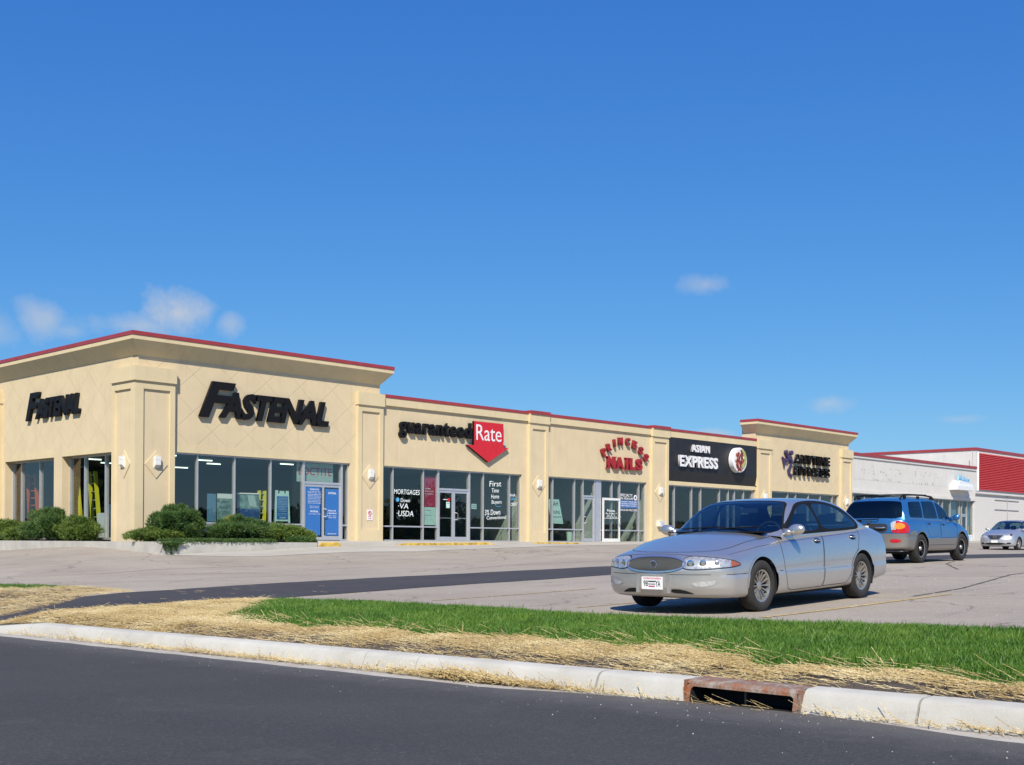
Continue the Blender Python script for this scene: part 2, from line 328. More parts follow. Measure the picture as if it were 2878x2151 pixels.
k = NT('turf'); a = k.noise(8, 6, .7); b = k.noise(60, 4, .8); c = k.mix(k.ramp(b, [(.3, (0, 0, 0)), (.7, (1, 1, 1))]), (.018, .045, .01), (.05, .12, .022)); k.base(c); k.set(Roughness=1); M['turf'] = k.m
def bladem(name, c0, c1, c2, sc, trans=.3):
    k = NT(name); a = k.noise(sc, 2, .5); b = k.noise(1.6, 4, .6); f = k.math('ADD', k.math('MULTIPLY', a, .6), k.math('MULTIPLY', b, .4))
    k.base(k.ramp(f, [(.36, c0), (.5, c1), (.64, c2)])); k.set(Roughness=.55)
    tl = k.n('ShaderNodeBsdfTranslucent'); k.l(k.ramp(f, [(.36, c0), (.5, c1), (.64, c2)]), tl.inputs[0]); mxs = k.n('ShaderNodeMixShader'); mxs.inputs[0].default_value = trans
    k.l(k.b.outputs[0], mxs.inputs[1]); k.l(tl.outputs[0], mxs.inputs[2]); k.l(mxs.outputs[0], k.out.inputs[0]); M[name] = k.m
bladem('grass_blade', (.04, .115, .012), (.105, .235, .026), (.22, .34, .05), 40)
bladem('straw_mat', (.30, .195, .07), (.57, .43, .18), (.86, .76, .48), 55, .12)
bladem('needles', (.045, .10, .018), (.13, .21, .035), (.30, .37, .07), 16)
bladem('needles_blue', (.03, .08, .022), (.08, .165, .04), (.19, .28, .075), 16)
bladem('creeper', (.03, .08, .015), (.07, .15, .03), (.17, .24, .06), 14)
bladem('far_leaf', (.02, .035, .012), (.035, .06, .018), (.06, .09, .03), .8)
simple('line_paint', (.50, .38, .17), .85, 0, .45, 9); simple('bark', (.12, .085, .06), .9, 0, .2)
k = NT('rust'); a = k.noise(11, 5, .7, stretch=(1, 1, .5)); b = k.noise(50, 4, .8); c = k.ramp(a, [(.35, (.30, .10, .035)), (.5, (.24, .165, .125)), (.64, (.33, .29, .25))]); c = k.mix(k.ramp(b, [(.35, (.7,)*3), (.5, (0, 0, 0))]), c, (.13, .06, .03)); k.base(c); k.set(Roughness=.85); k.bump(b, .5, .01); M['rust'] = k.m

def sheet(name, xs, ys, fn, mat, keep=None, kind='structure'):
    X, Y = np.meshgrid(xs, ys, indexing='ij'); Z = fn(X, Y); n, m = X.shape
    V = np.stack([X, Y, Z], -1).reshape(-1, 3); i = np.arange((n-1)*(m-1)); a = (i//(m-1))*m+i % (m-1); F = np.stack([a, a+m, a+m+1, a+1], 1)
    if keep is not None:
        cx = V[F].mean(1); F = F[keep(cx[:, 0], cx[:, 1])]
    o = npmesh(name, V, F, [mat], smooth=True); setp(o, kind=kind); return o
def lin(a, b, st): return np.linspace(a, b, int(round((b-a)/st))+1)
# far ground to the horizon
xs = np.r_[-2500, -900, -300, -120, lin(-60, 140, 10), 300, 900, 2500]; ys = np.r_[-2500, -900, -300, lin(-120, 60, 10), 300, 900, 2500]
sheet('ground', xs, ys, lambda X, Y: np.minimum(G(X, Y), -.8)-1.0-.000*X, 'turf')
LEDGE = -9.6
def lot_edge(y): return -9.75+.12*np.sin(y*.7)+.06*np.sin(y*2.3)+np.where(y > -17, .35, 0)
sheet('parking_lot', np.r_[lin(-10.6, 50, .5), lin(51, 125, 2)], np.r_[lin(-100, -40, 2), lin(-39.5, 25, .5)], lambda X, Y: G(X, Y), 'old_asphalt')
def verge_h(X, Y):
    t = np.clip((X+13.8)/.25, 0, 1)*np.clip((lot_edge(Y)-X)/.15, 0, 1)
    drive = np.clip((Y+21.9)/1.0, 0, 1)*np.clip((-15.2-Y)/1.0, 0, 1)
    kb = np.clip(1-(X+13.8)/.35, 0, 1)*(1-drive); zk = zgut(Y)+.055; s_ = np.clip((X+13.8)/3.0, 0, 1)
    return (G(X, Y)*(1-drive*(1-s_))+zk*drive*(1-s_))*(1-kb)+kb*(zgut(Y)+.15*np.clip(1-(Y+22.6)/2.4, .4, 1)*(Y < -19)+.15*(Y >= -19)-.035)+.035*t*(1-drive)-.004*drive+.008*np.sin(X*9)*np.sin(Y*7)*t*(1-drive)-np.where(X > lot_edge(Y), .06, 0)
sheet('soil_verge', lin(-13.82, -9.3, .08), lin(-60, 26, .1), verge_h, 'soil')
# new asphalt strip across the lot, reaching the driveway at the kerb
def strip_up(x): return np.interp(x, [-13.8, -13, -11.7, -10.7, -9.8, -8, -5, 4, 9, 15, 26, 130], [-20.05, -19.5, -18.45, -17.6, -17.1, -16.75, -16.4, -16.5, -17.6, -19.3, -19.6, -19.2])+.05*np.sin(x*1.7)+.025*np.sin(x*5.1)
def strip_lo(x): return np.interp(x, [-13.8, -12.9, -12.1, -10.8, -9, -6, 0, 5, 10, 17, 130], [-20.8, -20.9, -21.3, -21.1, -21.0, -20.6, -20.5, -21.2, -22.4, -23.0, -22.6])+.05*np.sin(x*1.3+1)+.025*np.sin(x*4.3)
def strip_ok(x, y):
    return (y > strip_lo(x)) & (y < strip_up(x))
def snap_strip():
    xs = lin(-13.8, 122, .4); T = np.linspace(0, 1, 12); X, Tt = np.meshgrid(xs, T, indexing='ij')
    up = strip_up(X); lo = strip_lo(X)
    Y = lo+(up-lo)*Tt; Z = np.where(X < -9.2, np.maximum(verge_h(X, Y)+.012, np.where(X > -10.65, G(X, Y)+.008, -9)), G(X, Y)+.008); n, m = X.shape
    V = np.stack([X, Y, Z], -1).reshape(-1, 3); i = np.arange((n-1)*(m-1)); a = (i//(m-1))*m+i % (m-1); F = np.stack([a, a+m, a+m+1, a+1], 1)
    setp(npmesh('asphalt_path', V, F, ['strip_asphalt'], smooth=True), kind='structure')
snap_strip()
# driveway ramp continues the kerb line; road, gutter, kerb
def asph_edge(Y): return -14-.30*np.clip((np.abs(Y+33.1)-.6)/1.4, 0, 1)-.015*np.sin(Y*5)
ys = lin(-62, 30, .25); X0 = asph_edge(ys)
V = []; F = []; off = [0, .6, 2, 4, 7, 11, 15]
for i, y in enumerate(ys):
    for j, o_ in enumerate(off): V.append((X0[i]-o_, y, zgut(y)+.02*min(o_, 4)+.004*(j == 0)))
n = len(off)
for i in range(len(ys)-1):
    for j in range(n-1): F.append((i*n+j, i*n+j+1, (i+1)*n+j+1, (i+1)*n+j))
setp(npmesh('road', V, F, ['road_asphalt'], smooth=True), kind='structure')
V = []; F = []
for i, y in enumerate(ys):
    for x in (-14.45, -13.9): V.append((x, y, zgut(y)-.003))
for i in range(len(ys)-1): F.append((2*i, 2*i+1, 2*i+3, 2*i+2))
setp(npmesh('gutter', V, F, ['gutter_concrete']), kind='structure')
def kerb(y0, y1, name='kerb', low=False):
    yy = lin(y0, y1, .25) if y1-y0 > .3 else [y0, y1]
    mb = MB(); prof = lambda y: [(-14.0, zgut(y)-.05), (-14.0, zgut(y)), (-13.955, zgut(y)+(.115 if not low else .03)), (-13.935, zgut(y)+(.14 if not low else .04)), (-13.905, zgut(y)+(.152 if not low else .05)), (-13.78, zgut(y)+(.158 if not low else .06)), (-13.78, zgut(y)-.1)]
    vs = []; np_ = 7
    for y in yy:
        t = 1.0
        P = prof(y)
        if not low and y > -22.6:   # drops towards the driveway
            t = max(.35, 1-(y+22.6)/2.4)
            P = [(a, zgut(y)+(b-zgut(y))*t if b > zgut(y) else b) for a, b in P]
        vs += [(a, y, b) for a, b in P]
    fs = [(i*np_+j, i*np_+j+1, (i+1)*np_+j+1, (i+1)*np_+j) for i in range(len(yy)-1) for j in range(np_-1)]
    fs += [tuple(range(np_)), tuple(range(len(yy)*np_-1, (len(yy)-1)*np_-1, -1))]
    mb.add(vs, fs, 'kerb_concrete'); o = mb.build(name, smooth=True); sharp(o, 30); setp(o, kind='structure')
jn = [-60, -54, -48, -42, -37.45, -34.41, -33.62]
for a, b in zip(jn[:-1], jn[1:]): kerb(a+.008, b-.008)
for a, b in [(-32.74, -31.91), (-31.91, -29.9), (-29.9, -29.2), (-29.2, -26.2), (-26.2, -24.4), (-24.4, -22.55), (-22.55, -20.6)]: kerb(a+(.012 if a == -31.91 else .004), b-(.012 if b == -31.91 else .004))
kerb(-20.6, -17.2, low=True)
for a, b in [(-17.2, -12), (-12, -6), (-6, 0), (0, 10)]:
    mb = MB(); mb.add([(-14, a, zgut(a)-.05), (-13.94, a, zgut(a)+.14), (-13.78, a, zgut(a)+.15), (-13.78, a, zgut(a)-.1), (-14, b, zgut(b)-.05), (-13.94, b, zgut(b)+.14), (-13.78, b, zgut(b)+.15), (-13.78, b, zgut(b)-.1)],
        [(0, 1, 5, 4), (1, 2, 6, 5), (2, 3, 7, 6), (0, 3, 2, 1), (4, 5, 6, 7)], 'kerb_concrete'); setp(mb.build('kerb'), kind='structure')
# storm drain inlet in the kerb line (rusty iron hood with a slot)
y0, y1 = -33.62, -32.74; zg = zgut(-33.2); t = thing('storm_drain', (-13.9, (y0+y1)/2, zg), 'rusty iron storm drain inlet with a wide dark slot set in the white kerb', 'storm drain')
mb = MB(); yc = (y0+y1)/2; L = (y1-y0)/2
# front plate with rounded slot: build as outline ring around a rounded-rect hole, curved back at the top like the kerb
def hole(n=10):
    pts = []; hw, z0_, z1_, r = L-.038, .002, .108, .03
    for cy, cz, a0 in ((hw-r, z1_-r, 0), (-hw+r, z1_-r, 90), (-hw+.01, z0_+.01, 180), (hw-.01, z0_+.01, 270)):
        rr = r if cz > .03 else .01
        for q in range(n): a = math.radians(a0+90*q/(n-1)); pts.append((cy+rr*math.cos(a), cz+rr*math.sin(a)))
    return pts
hp = hole(); N_ = len(hp)
def outer(p):
    y_, z_ = p; return (max(-L, min(L, y_*L/(L-.038))), -.012+(z_-.002)/.106*.14)
op = [outer(p) for p in hp]
Xf = lambda z: -.115+.03*max(0, z-.02)/.11
vs = [(Xf(z)-.004, y, z) for y, z in hp]+[(Xf(z)-.004, y, z) for y, z in op]
fs = [(i, (i+1) % N_, N_+(i+1) % N_, N_+i) for i in range(N_)]
mb.add(vs, fs, 'rust')
mb.add([(x, y, z) for x in [Xf(.128)-.004, -.06, .0, .13] for y, z in [(-L, {0: .128, 1: .15, 2: .157, 3: .158}[[Xf(.128)-.004, -.06, .0, .13].index(x)]), (L, {0: .128, 1: .15, 2: .157, 3: .158}[[Xf(.128)-.004, -.06, .0, .13].index(x)])]],
       [(0, 1, 3, 2), (2, 3, 5, 4), (4, 5, 7, 6)], 'rust')
mb.box(-.112, .13, -L-.012, -L-.001, -.03, .15, 'rust'); mb.box(-.112, .13, L+.001, L+.012, -.03, .15, 'rust'); mb.build('hood', t, smooth=False)
mb = MB(); vs = [(Xf(z)-.004, y, z) for y, z in hp]+[(.12, y, z) for y, z in hp]; mb.add(vs, [(i, N_+i, N_+(i+1) % N_, (i+1) % N_) for i in range(N_)]+[tuple(range(N_, 2*N_))], 'dark_void'); mb.build('slot', t)
mb = MB(); mb.box(.0, .012, .02, .034, .0, .1, 'rust'); mb.build('grate_bar', t)
# concrete planter, walk, apron
PX, PY, PE = -1.2, -3.8, 4.7
def planter():
    t = thing('planter_wall', (PX, PY, -.5), 'long pale concrete planter wall holding the shrubs at the shop corner', 'planter wall')
    mb = MB(); W = .2; top = -.07
    mb.box(PX, PX+W, PY+W, 24, -.9, top, 'concrete'); mb.box(PX, PE, PY, PY+W, -.9, top, 'concrete')
    o = mb.build('wall'); o.parent = t; o.matrix_parent_inverse = Matrix.Translation(-t.location)
    mb = MB(); mb.box(PX+W+.003, -.003, PY+W+.003, 23.9, -.5, -.11, 'soil'); mb.box(0, PE-.01, PY+W+.003, -1.2, -.5, -.11, 'soil')
    o = mb.build('bed'); o.parent = t; o.matrix_parent_inverse = Matrix.Translation(-t.location)
planter()
sheet('pavement', lin(4.7, 69, .5), lin(-3.8, .05, .35), lambda X, Y: np.maximum(-.03+.0*X, G(X, Y)+.012)+np.clip(-(np.abs(X-9.4)-.1), 0, 0), 'walk_concrete')
V = []; xs = lin(4.7, 69, .5)
for x in xs: zt = max(-.03, g1(x, -3.8)+.012); V += [(x, -3.8, zt), (x, -3.83, zt-.03), (x, -3.83, -.8)]
setp(npmesh('pavement', V, [(3*i+j, 3*i+3+j, 3*i+4+j, 3*i+1+j) for i in range(len(xs)-1) for j in range(2)], ['walk_concrete']), kind='structure')
def apron(X, Y): return G(X, Y)+.008
V = []; F = []; xs = lin(-1.0, 22, .5)
for i, x in enumerate(xs):
    yl = np.interp(x, [-1, .8, 7.6, 13.5, 18, 22], [-4.0, -5.5, -5.5, -5.5, -5.2, -4.2])
    for j in range(6): y = -3.82+(yl+3.82)*j/5; V.append((x, y, g1(x, y)+.008))
for i in range(len(xs)-1):
    for j in range(5): F.append((i*6+j, i*6+j+1, (i+1)*6+j+1, (i+1)*6+j))
setp(npmesh('concrete_path', V, F, ['walk_concrete'], smooth=True), kind='structure')
def ykerb(xa, xb, hh=.13, lab=''):
    mb = MB(); n = 24; vs = []
    for i in range(n+1):
        x = xa+(xb-xa)*i/n; e = min(1, min(i, n-i)/3+.25); zt = g1(x, -3.8)+.02+hh*e; zb = g1(x, -3.8)-.1
        vs += [(x, -3.86, zb), (x, -3.85, zt-.02), (x, -3.82, zt), (x, -3.55, zt)]
    mb.add(vs, [(4*i+j, 4*i+4+j, 4*i+5+j, 4*i+1+j) for i in range(n) for j in range(3)], 'yellow_kerb_paint'); o = mb.build('yellow_kerb'); setp(o, lab, 'yellow kerb', 'yellow painted kerbs by the shop doors')
ykerb(4.72, 5.7, lab='short bright yellow kerb at the end of the planter wall')
ykerb(8.3, 13.3, .08, lab='long worn yellow kerb in front of the mortgage shop doors')
ykerb(15.6, 18.6, .045, lab='faded yellow kerb in front of the wall lamp pillar before the nail salon')
# parking lines
def pline(x0, x1, y, wd=.10):
    xs = lin(x0, x1, .25); X, Y = np.meshgrid(xs, [y-wd/2, y+wd/2], indexing='ij'); Z = G(X, Y)+.006; n = len(xs)
    V = np.stack([X, Y, Z], -1).reshape(-1, 3); F = [(2*i, 2*i+2, 2*i+3, 2*i+1) for i in range(n-1)]
    setp(npmesh('parking_line', V, F, ['line_paint']), kind='structure')
pline(-8.6, -3.6, -29.95); pline(-8.6, -4, -33.4, .07); pline(-8.3, -4.4, -23.9, .07); pline(-8.4, -5, -26.9, .05)
simple('crack_seal', (.13, .115, .10), .9, 0, .4, 9)
# tarred crack running on from the line
def crack(pts, wd=.03):
    pts = np.array(pts, float); V = []; F = []; tt = np.linspace(0, len(pts)-1, len(pts)*8)
    P = np.stack([np.interp(tt, range(len(pts)), pts[:, k]) for k in (0, 1)], 1); P += rng.normal(0, .009, P.shape)
    for i, p in enumerate(P):
        d = P[min(i+1, len(P)-1)]-P[max(i-1, 0)]; d /= np.linalg.norm(d)+1e-9; nn = np.array([-d[1], d[0]])*wd*(.6+.8*rng.random())/2
        for s_ in (-1, 1): q = p+s_*nn; V.append((q[0], q[1], g1(*q)+.006))
    F = [(2*i, 2*i+1, 2*i+3, 2*i+2) for i in range(len(P)-1)]
    setp(npmesh('asphalt_crack', V, F, ['crack_seal']), kind='structure')
crack([(-4.2, -29.7), (-2.2, -29.5), (0, -29.0), (2.5, -28.4), (7, -28.2), (14, -28.1)], .06)
crack([(4.5, -26.5), (7.5, -24.9), (9.5, -24.2)], .05); crack([(-5, -11), (-2, -11.7), (1, -11.2), (3, -11.5)], .03); crack([(-8, -8), (-6, -8.9), (-4, -8.4), (-1, -8.9)], .035); crack([(9, -9.5), (12, -8.8), (15, -9.4)], .03)
crack([(2, -14), (6, -12.8), (9, -13.2)], .04); crack([(-3, -25), (-1, -24.2), (2, -24.6)], .03); crack([(-7, -14), (-5.5, -13.2), (-3, -13.8)], .03)

# ------------------------------------------------------------------ grass, straw
def edge_in(y): return np.interp(y, [-50, -34.7, -33, -31.4, -29.8, -27.2, -25.7, -24.4, -22.6, -21.6], [-13.3, -13.32, -13.25, -12.7, -12.8, -13.02, -13.05, -12.45, -10.7, -9.65])+.12*np.sin(y*3.1)+.07*np.sin(y*7.7)
def grass():
    N = 330000; y = rng.uniform(0, 1, N)**1.0; y = -47+y*26.0; x = rng.uniform(-13.3, -9.55, N)
    # denser near the camera
    d = np.hypot(x+20.9, y+37.7); keep = (rng.random(N) < np.clip(14/d, .35, 1)); n1 = np.clip((x-edge_in(y))/.35, 0, 1); keep &= rng.random(N) < n1**1.0; keep &= x < lot_edge(y)+.08+rng.normal(0, .05, N)
    x, y = x[keep], y[keep]
    # far-left tuft of turf beyond the driveway
    N2 = 26000; x2 = rng.uniform(-11.6, -9.3, N2); y2 = rng.uniform(-16, -2, N2); k2 = (x2 > -10.5+.35*np.sin(y2*2)-np.clip((y2+13)/6, 0, 1)*1.2) & (y2 > -14.6+rng.normal(0, .3, N2)); x = np.r_[x, x2[k2]]; y = np.r_[y, y2[k2]]
    N3 = 2500; x3 = rng.uniform(-12.6, -10.4, N3); y3 = rng.normal(-22.9, .8, N3); x = np.r_[x, x3]; y = np.r_[y, y3]
    n = len(x); z = verge_h(x, y)-.005; pn = np.sin(x*2.1+y*.9)*np.sin(y*1.3-x)*.5+.5
    edge = np.clip((x-edge_in(y))/.5, .25, 1); h = (.055+.045*rng.random(n)+.03*pn*rng.random(n))*(.45+.55*edge)*.78; h *= np.where(rng.random(n) < .03, 1.5, 1)
    a = rng.uniform(0, 2*math.pi, n); wd = .0035+.003*rng.random(n); lean = rng.uniform(.1, .75, n)*h; b = rng.uniform(0, 2*math.pi, n)
    dx, dy = np.cos(a)*wd, np.sin(a)*wd; lx, ly = np.cos(b)*lean, np.sin(b)*lean
    P = np.stack([np.stack([x-dx, y-dy, z], 1), np.stack([x+dx, y+dy, z], 1), np.stack([x+dx*.7+lx*.35, y+dy*.7+ly*.35, z+h*.6], 1), np.stack([x-dx*.7+lx*.35, y-dy*.7+ly*.35, z+h*.6], 1), np.stack([x+lx, y+ly, z+h], 1)], 1)
    V = P.reshape(-1, 3); i = np.arange(n)*5; F = np.concatenate([np.stack([i, i+1, i+2], 1), np.stack([i, i+2, i+3], 1), np.stack([i+3, i+2, i+4], 1)])
    o = npmesh('grass', V, F, ['grass_blade']); setp(o, kind='stuff')
grass()
sheet('turf', lin(-13.3, -9.5, .1), lin(-48, -21, .1), lambda X, Y: verge_h(X, Y)+.004, 'turf', keep=lambda x, y: (x > edge_in(y)+.1) & (x < lot_edge(y)-.02))
def straw(name, x, y, z, lmin=.05, lmax=.20, tilt=.11):
    n = len(x); L_ = rng.uniform(lmin, lmax, n)/2; a = np.where(rng.random(n) < .62, rng.normal(math.pi/2, .5, n), rng.uniform(0, math.pi, n)); b = rng.normal(0, tilt, n); wd = .0013+.0019*rng.random(n)
    d = np.stack([np.cos(a)*np.cos(b), np.sin(a)*np.cos(b), np.abs(np.sin(b))], 1); s_ = np.stack([-np.sin(a), np.cos(a), np.zeros(n)], 1); up = np.stack([np.zeros(n), np.zeros(n), np.ones(n)], 1)
    c = np.stack([x, y, z], 1)+up*(np.abs(d[:, 2])*L_)[:, None]; e = d*L_[:, None]; w1 = s_*wd[:, None]+up*0; w2 = up*(wd*.9)[:, None]
    P = np.stack([c-e-w1, c-e+w2, c-e+w1, c+e-w1, c+e+w2, c+e+w1], 1); V = P.reshape(-1, 3); i = np.arange(n)*6
    F = np.concatenate([np.stack([i, i+3, i+4, i+1], 1), np.stack([i+1, i+4, i+5, i+2], 1)]); o = npmesh(name, V, F, ['straw_mat']); setp(o, kind='stuff')
def straw_all():
    N = 210000; y = -48+27.5*rng.random(N); x = -13.8+rng.random(N)*1.55; t = (x+13.8)/(edge_in(y)+13.8)
    clump = .5+.5*np.sin(y*1.9+x*2)*np.sin(y*.83+1)+.35*np.sin(y*5.3+x*4); bare = (y < -33.2) & (t < .5)
    k = (t < 1.12) & (t > .02+.05*rng.random(N)) & (rng.random(N) < .8*np.clip(.22+.6*t**1.5, 0, 1)*np.clip(.5+.55*clump, .12, 1)*np.where(bare, .45, 1)); x, y = x[k], y[k]
    d = np.hypot(x+20.9, y+37.7); k = rng.random(len(x)) < np.clip(11/d, .4, 1); x, y = x[k], y[k]
    N2 = 60000; x2 = rng.uniform(-13.75, -9.2, N2); y2 = rng.uniform(-25.5, -20.4, N2)
    lo = strip_lo(x2); k = (x2 < edge_in(y2)+.25+rng.normal(0, .15, N2)) & (y2 < lo+.0+rng.normal(0, .06, N2)) & (rng.random(N2) < .62); x = np.r_[x, x2[k]]; y = np.r_[y, y2[k]]
    N3 = 22000; x3 = rng.uniform(-13.7, -8.9, N3); y3 = rng.uniform(-20, -10, N3); up = strip_up(x3)
    k = (y3 > up+.02+np.abs(rng.normal(0, .18, N3))) & ((y3 < -14.6) | (x3 < -10.4)) & (x3 < lot_edge(y3)+.1); x = np.r_[x, x3[k]]; y = np.r_[y, y3[k]]
    z = verge_h(x, y)+rng.random(len(x))**2*.035+.004
    straw('straw', x, y, z)
    # loose stems over the turf edge, on the strip, in the gutter
    N4 = 520; y4 = rng.uniform(-40, -22.5, N4); x4 = edge_in(y4)+np.abs(rng.normal(0, .28, N4)); z4 = verge_h(x4, y4)+.05+.05*rng.random(N4); straw('loose_straw', x4, y4, z4-.03, .08, .26, .22)
    y5 = np.concatenate([rng.normal(-27.2, 2.4, 900), rng.normal(-30.6, .4, 1100), rng.normal(-31.3, .5, 300), rng.uniform(-33.4, -22, 260), rng.uniform(-36, -33.7, 160)]); x5 = -14.015-np.abs(rng.normal(0, .035, len(y5))); 
    pile = np.exp(-((y5+30.5)/.6)**2)*.04; z5 = zgut(y5)+.004+rng.random(len(y5))*(.02+pile); straw('gutter_straw', x5-pile*rng.random(len(y5))*2, y5, z5, .05, .2, .25)
    N6 = 16; x6 = rng.uniform(-11.5, -6, N6); y6 = rng.uniform(-20.8, -17.5, N6); straw('stray_straw', x6, y6, G(x6, y6)+.06*(x6 < -9.4)+.014, .08, .25, .05)
straw_all()
def pebbles():
    n = 500; y = np.r_[rng.uniform(-36, -20, n)]; x = -14.1-np.abs(rng.exponential(.45, n)); s_ = .002+.0045*rng.random(n)**3; z = zgut(y)+.02*np.minimum(-14-x, 4)+.006
    n2 = 500; x = np.r_[x, rng.uniform(-9.4, 2, n2)]; y2 = rng.uniform(-34, -22, n2); y = np.r_[y, y2]; s_ = np.r_[s_, .004+.01*rng.random(n2)**2]; z = np.r_[z, G(x[n:], y2)+.003]
    b = np.array([(1, 0, 0), (-1, 0, 0), (0, 1, 0), (0, -1, 0), (0, 0, 1), (0, 0, -.3)]); V = (b[None]*s_[:, None, None]*rng.uniform(.6, 1.4, (len(x), 6, 1))+np.stack([x, y, z], 1)[:, None]).reshape(-1, 3)
    f = np.array([(0, 2, 4), (2, 1, 4), (1, 3, 4), (3, 0, 4)]); F = (np.arange(len(x))[:, None, None]*6+f[None]).reshape(-1, 3); o = npmesh('gravel', V, F, ['concrete']); setp(o, kind='stuff')
pebbles()
# ------------------------------------------------------------------ strip mall
mall = thing('strip_mall_building', (0, 0, 0), 'long tan stucco strip mall with red coping, pilasters and shop windows', 'building')
def wall_boxes(mb, lst, m, y0=0., y1=.3):
    for x0, x1, z0, z1 in lst: mb.box(x0, x1, y0, y1, z0, z1, m)
BAYS = [(1.36, 9.13), (10.76, 18.92), (20.56, 28.05), (29.72, 38.02), (39.6, 47.4)]
HD = 3.03
mb = MB(); wall_boxes(mb, [(0.02, 10.62, 3.25, 6.6), (0.02, 1.36, -.6, 3.25), (9.13, 10.62, -.6, 3.25)], 'stucco_lattice'); mb.build('front_wall', mall)
mb = MB(); wall_boxes(mb, [(1.36, 9.13, HD, 3.247)], 'stucco_trim', -.012, .29); mb.build('lintel_trim', mall)
for b_ in ((10.76, 18.92, HD, 3.19), (20.56, 28.05, HD, 3.19), (39.6, 47.4, HD, 3.25)): mb = MB(); wall_boxes(mb, [b_], 'stucco_trim', -.012, .29); mb.build('lintel_trim', mall)
for a_, b_ in ((1.67, 5.41), (6.06, 10.24)): mb = MB(); mb.box(-.012, .29, a_, b_, HD, 3.247, 'stucco_trim'); mb.build('lintel_trim', mall)
mb = MB()
wall_boxes(mb, [(10.622, 20.5, 3.192, 5.6), (10.622, 10.76, -.6, 3.19), (18.92, 20.56, -.6, 3.19), (20.502, 38.0, 3.192, 5.6), (28.05, 29.72, -.6, 3.19), (38.02, 39.6, -.6, 3.19)], 'stucco'); mb.build('front_wall', mall)
mb = MB(); wall_boxes(mb, [(38.004, 48.6, 3.253, 6.6), (47.4, 48.85, -.6, 3.25)], 'stucco_lattice'); wall_boxes(mb, [(38.01, 48.6, 5.0, 6.7)], 'stucco', .302, .9); mb.build('front_wall', mall)
# side wall towards the road (faces -X)
mb = MB(); mb.box(0, .3, .302, 26, 3.25, 6.6, 'stucco_lattice_side'); mb.box(0, .3, .302, 1.67, -.6, 3.25, 'stucco_lattice_side'); mb.box(0, .3, 5.41, 6.06, -.6, 3.25, 'stucco_lattice_side'); mb.box(0, .3, 10.24, 26, -.6, 3.25, 'stucco_lattice_side')
mb.box(.0, .3, 0.0, .3, -.6, 3.0, 'stucco_lattice_side'); mb.build('side_wall', mall)
# vertical joints on the low fascias
for x in (11.7, 18.15, 20.95, 24.55, 27.3): mb = MB(); mb.box(x-.012, x+.012, -.008, .0, 3.2, 5.44, 'stucco_trim'); mb.build('joint_trim', mall)
# bands and copings of the low bays
def coping_run(x0, x1, ytop=5.89, off=.11, band=True, zb=5.45):
    mb = MB()
    if band: mb.box(x0, x1, -off+.02, .33, zb, ytop-.13, 'stucco_trim'); mb.build('parapet_band', mall)
    mb = MB(); mb.box(x0, x1, -off, .36, ytop-.13, ytop, 'coping_red'); mb.build('coping', mall)
coping_run(10.72, 19.26); coping_run(20.56, 28.33); coping_run(29.74, 38.0)
for x0, x1 in ((19.26, 20.56), (28.33, 29.74)):
    mb = MB(); mb.box(x0, x1, -.26, .36, 5.79, 5.935, 'coping_red'); mb.build('coping', mall)
# pilasters
def pilaster(x0, x1, zt, capz=5.38, top=5.12, lamp=True, low=True):
    mb = MB(); s = .19; F_ = -.15; Pn = -.09
    mb.box(x0, x0+s, F_, -.0005, -.6, capz, 'stucco_trim'); mb.box(x1-s, x1, F_, -.0005, -.6, capz, 'stucco_trim')
    mb.box(x0+s, x1-s, F_, -.0005, top, capz, 'stucco_trim'); mb.box(x0+s, x1-s, F_, -.0005, -.6, .44, 'stucco_trim'); mb.box(x0+s, x1-s, Pn, -.0005, .44, top, 'stucco')
    o = mb.build('pilaster', mall)
    mb = MB(); mb.box(x0-.035, x1+.035, -.21, -.0005, capz+.001, zt, 'stucco_trim'); mb.build('capital', o)
    return o
def diamond(o, cx, cz, y, axis=1, hw=.42, hh=.47):
    mb = MB(); w_ = .05
    for s in (1, -1):   # raised diamond plate with a bevelled rim
        pass
    pts = [(cx-hw, cz), (cx, cz-hh), (cx+hw, cz), (cx, cz+hh)]
    mb.prism(pts, (y-.028, y+.0), 'stucco', axis); pts2 = [(cx-hw-.02, cz), (cx, cz-hh-.024), (cx+hw+.02, cz), (cx, cz+hh+.024)]; mb.prism(pts2, (y-.012, y+.001), 'stucco_trim', axis)
    mb.build('diamond_panel', o)
PIL = [(9.42, 10.70, 5.86), (19.28, 20.54, 5.79), (28.35, 29.72, 5.79), (38.14, 39.5, 5.86), (47.5, 48.82, 5.86)]
lamps = []
for x0, x1, zt in PIL:
    o = pilaster(x0, x1, zt, capz=5.38 if zt < 5.8 else 5.36); cx = (x0+x1)/2; diamond(o, cx, 2.56, -.0905); lamps.append((cx, -.118, 2.63, 0))
# corner pilaster wraps both faces
mb = MB(); F_ = -.15; s = .19
for a, b, c, d in [(-.15, .16, -.6, 5.36), (1.17, 1.36, -.6, 5.36)]: mb.box(a, b, F_, -.0005, c, d, 'stucco_trim')
mb.box(.16, 1.17, F_, -.0005, 5.1, 5.36, 'stucco_trim'); mb.box(.16, 1.17, -.09, -.0005, -.6, 5.1, 'stucco')
mb.box(F_, -.0005, .0005, .16, -.6, 5.36, 'stucco_trim'); mb.box(F_, -.0005, 1.26, 1.45, -.6, 5.36, 'stucco_trim'); mb.box(F_, -.0005, .16, 1.26, 5.1, 5.36, 'stucco_trim'); mb.box(-.09, -.0005, .16, 1.26, -.6, 5.1, 'stucco')
cp = mb.build('corner_pilaster', mall)
mb = MB(); mb.box(-.21, 1.39, -.21, -.0005, 5.361, 5.85, 'stucco_trim'); mb.box(-.21, -.0005, .0005, 1.49, 5.361, 5.85, 'stucco_trim'); mb.build('capital', cp)
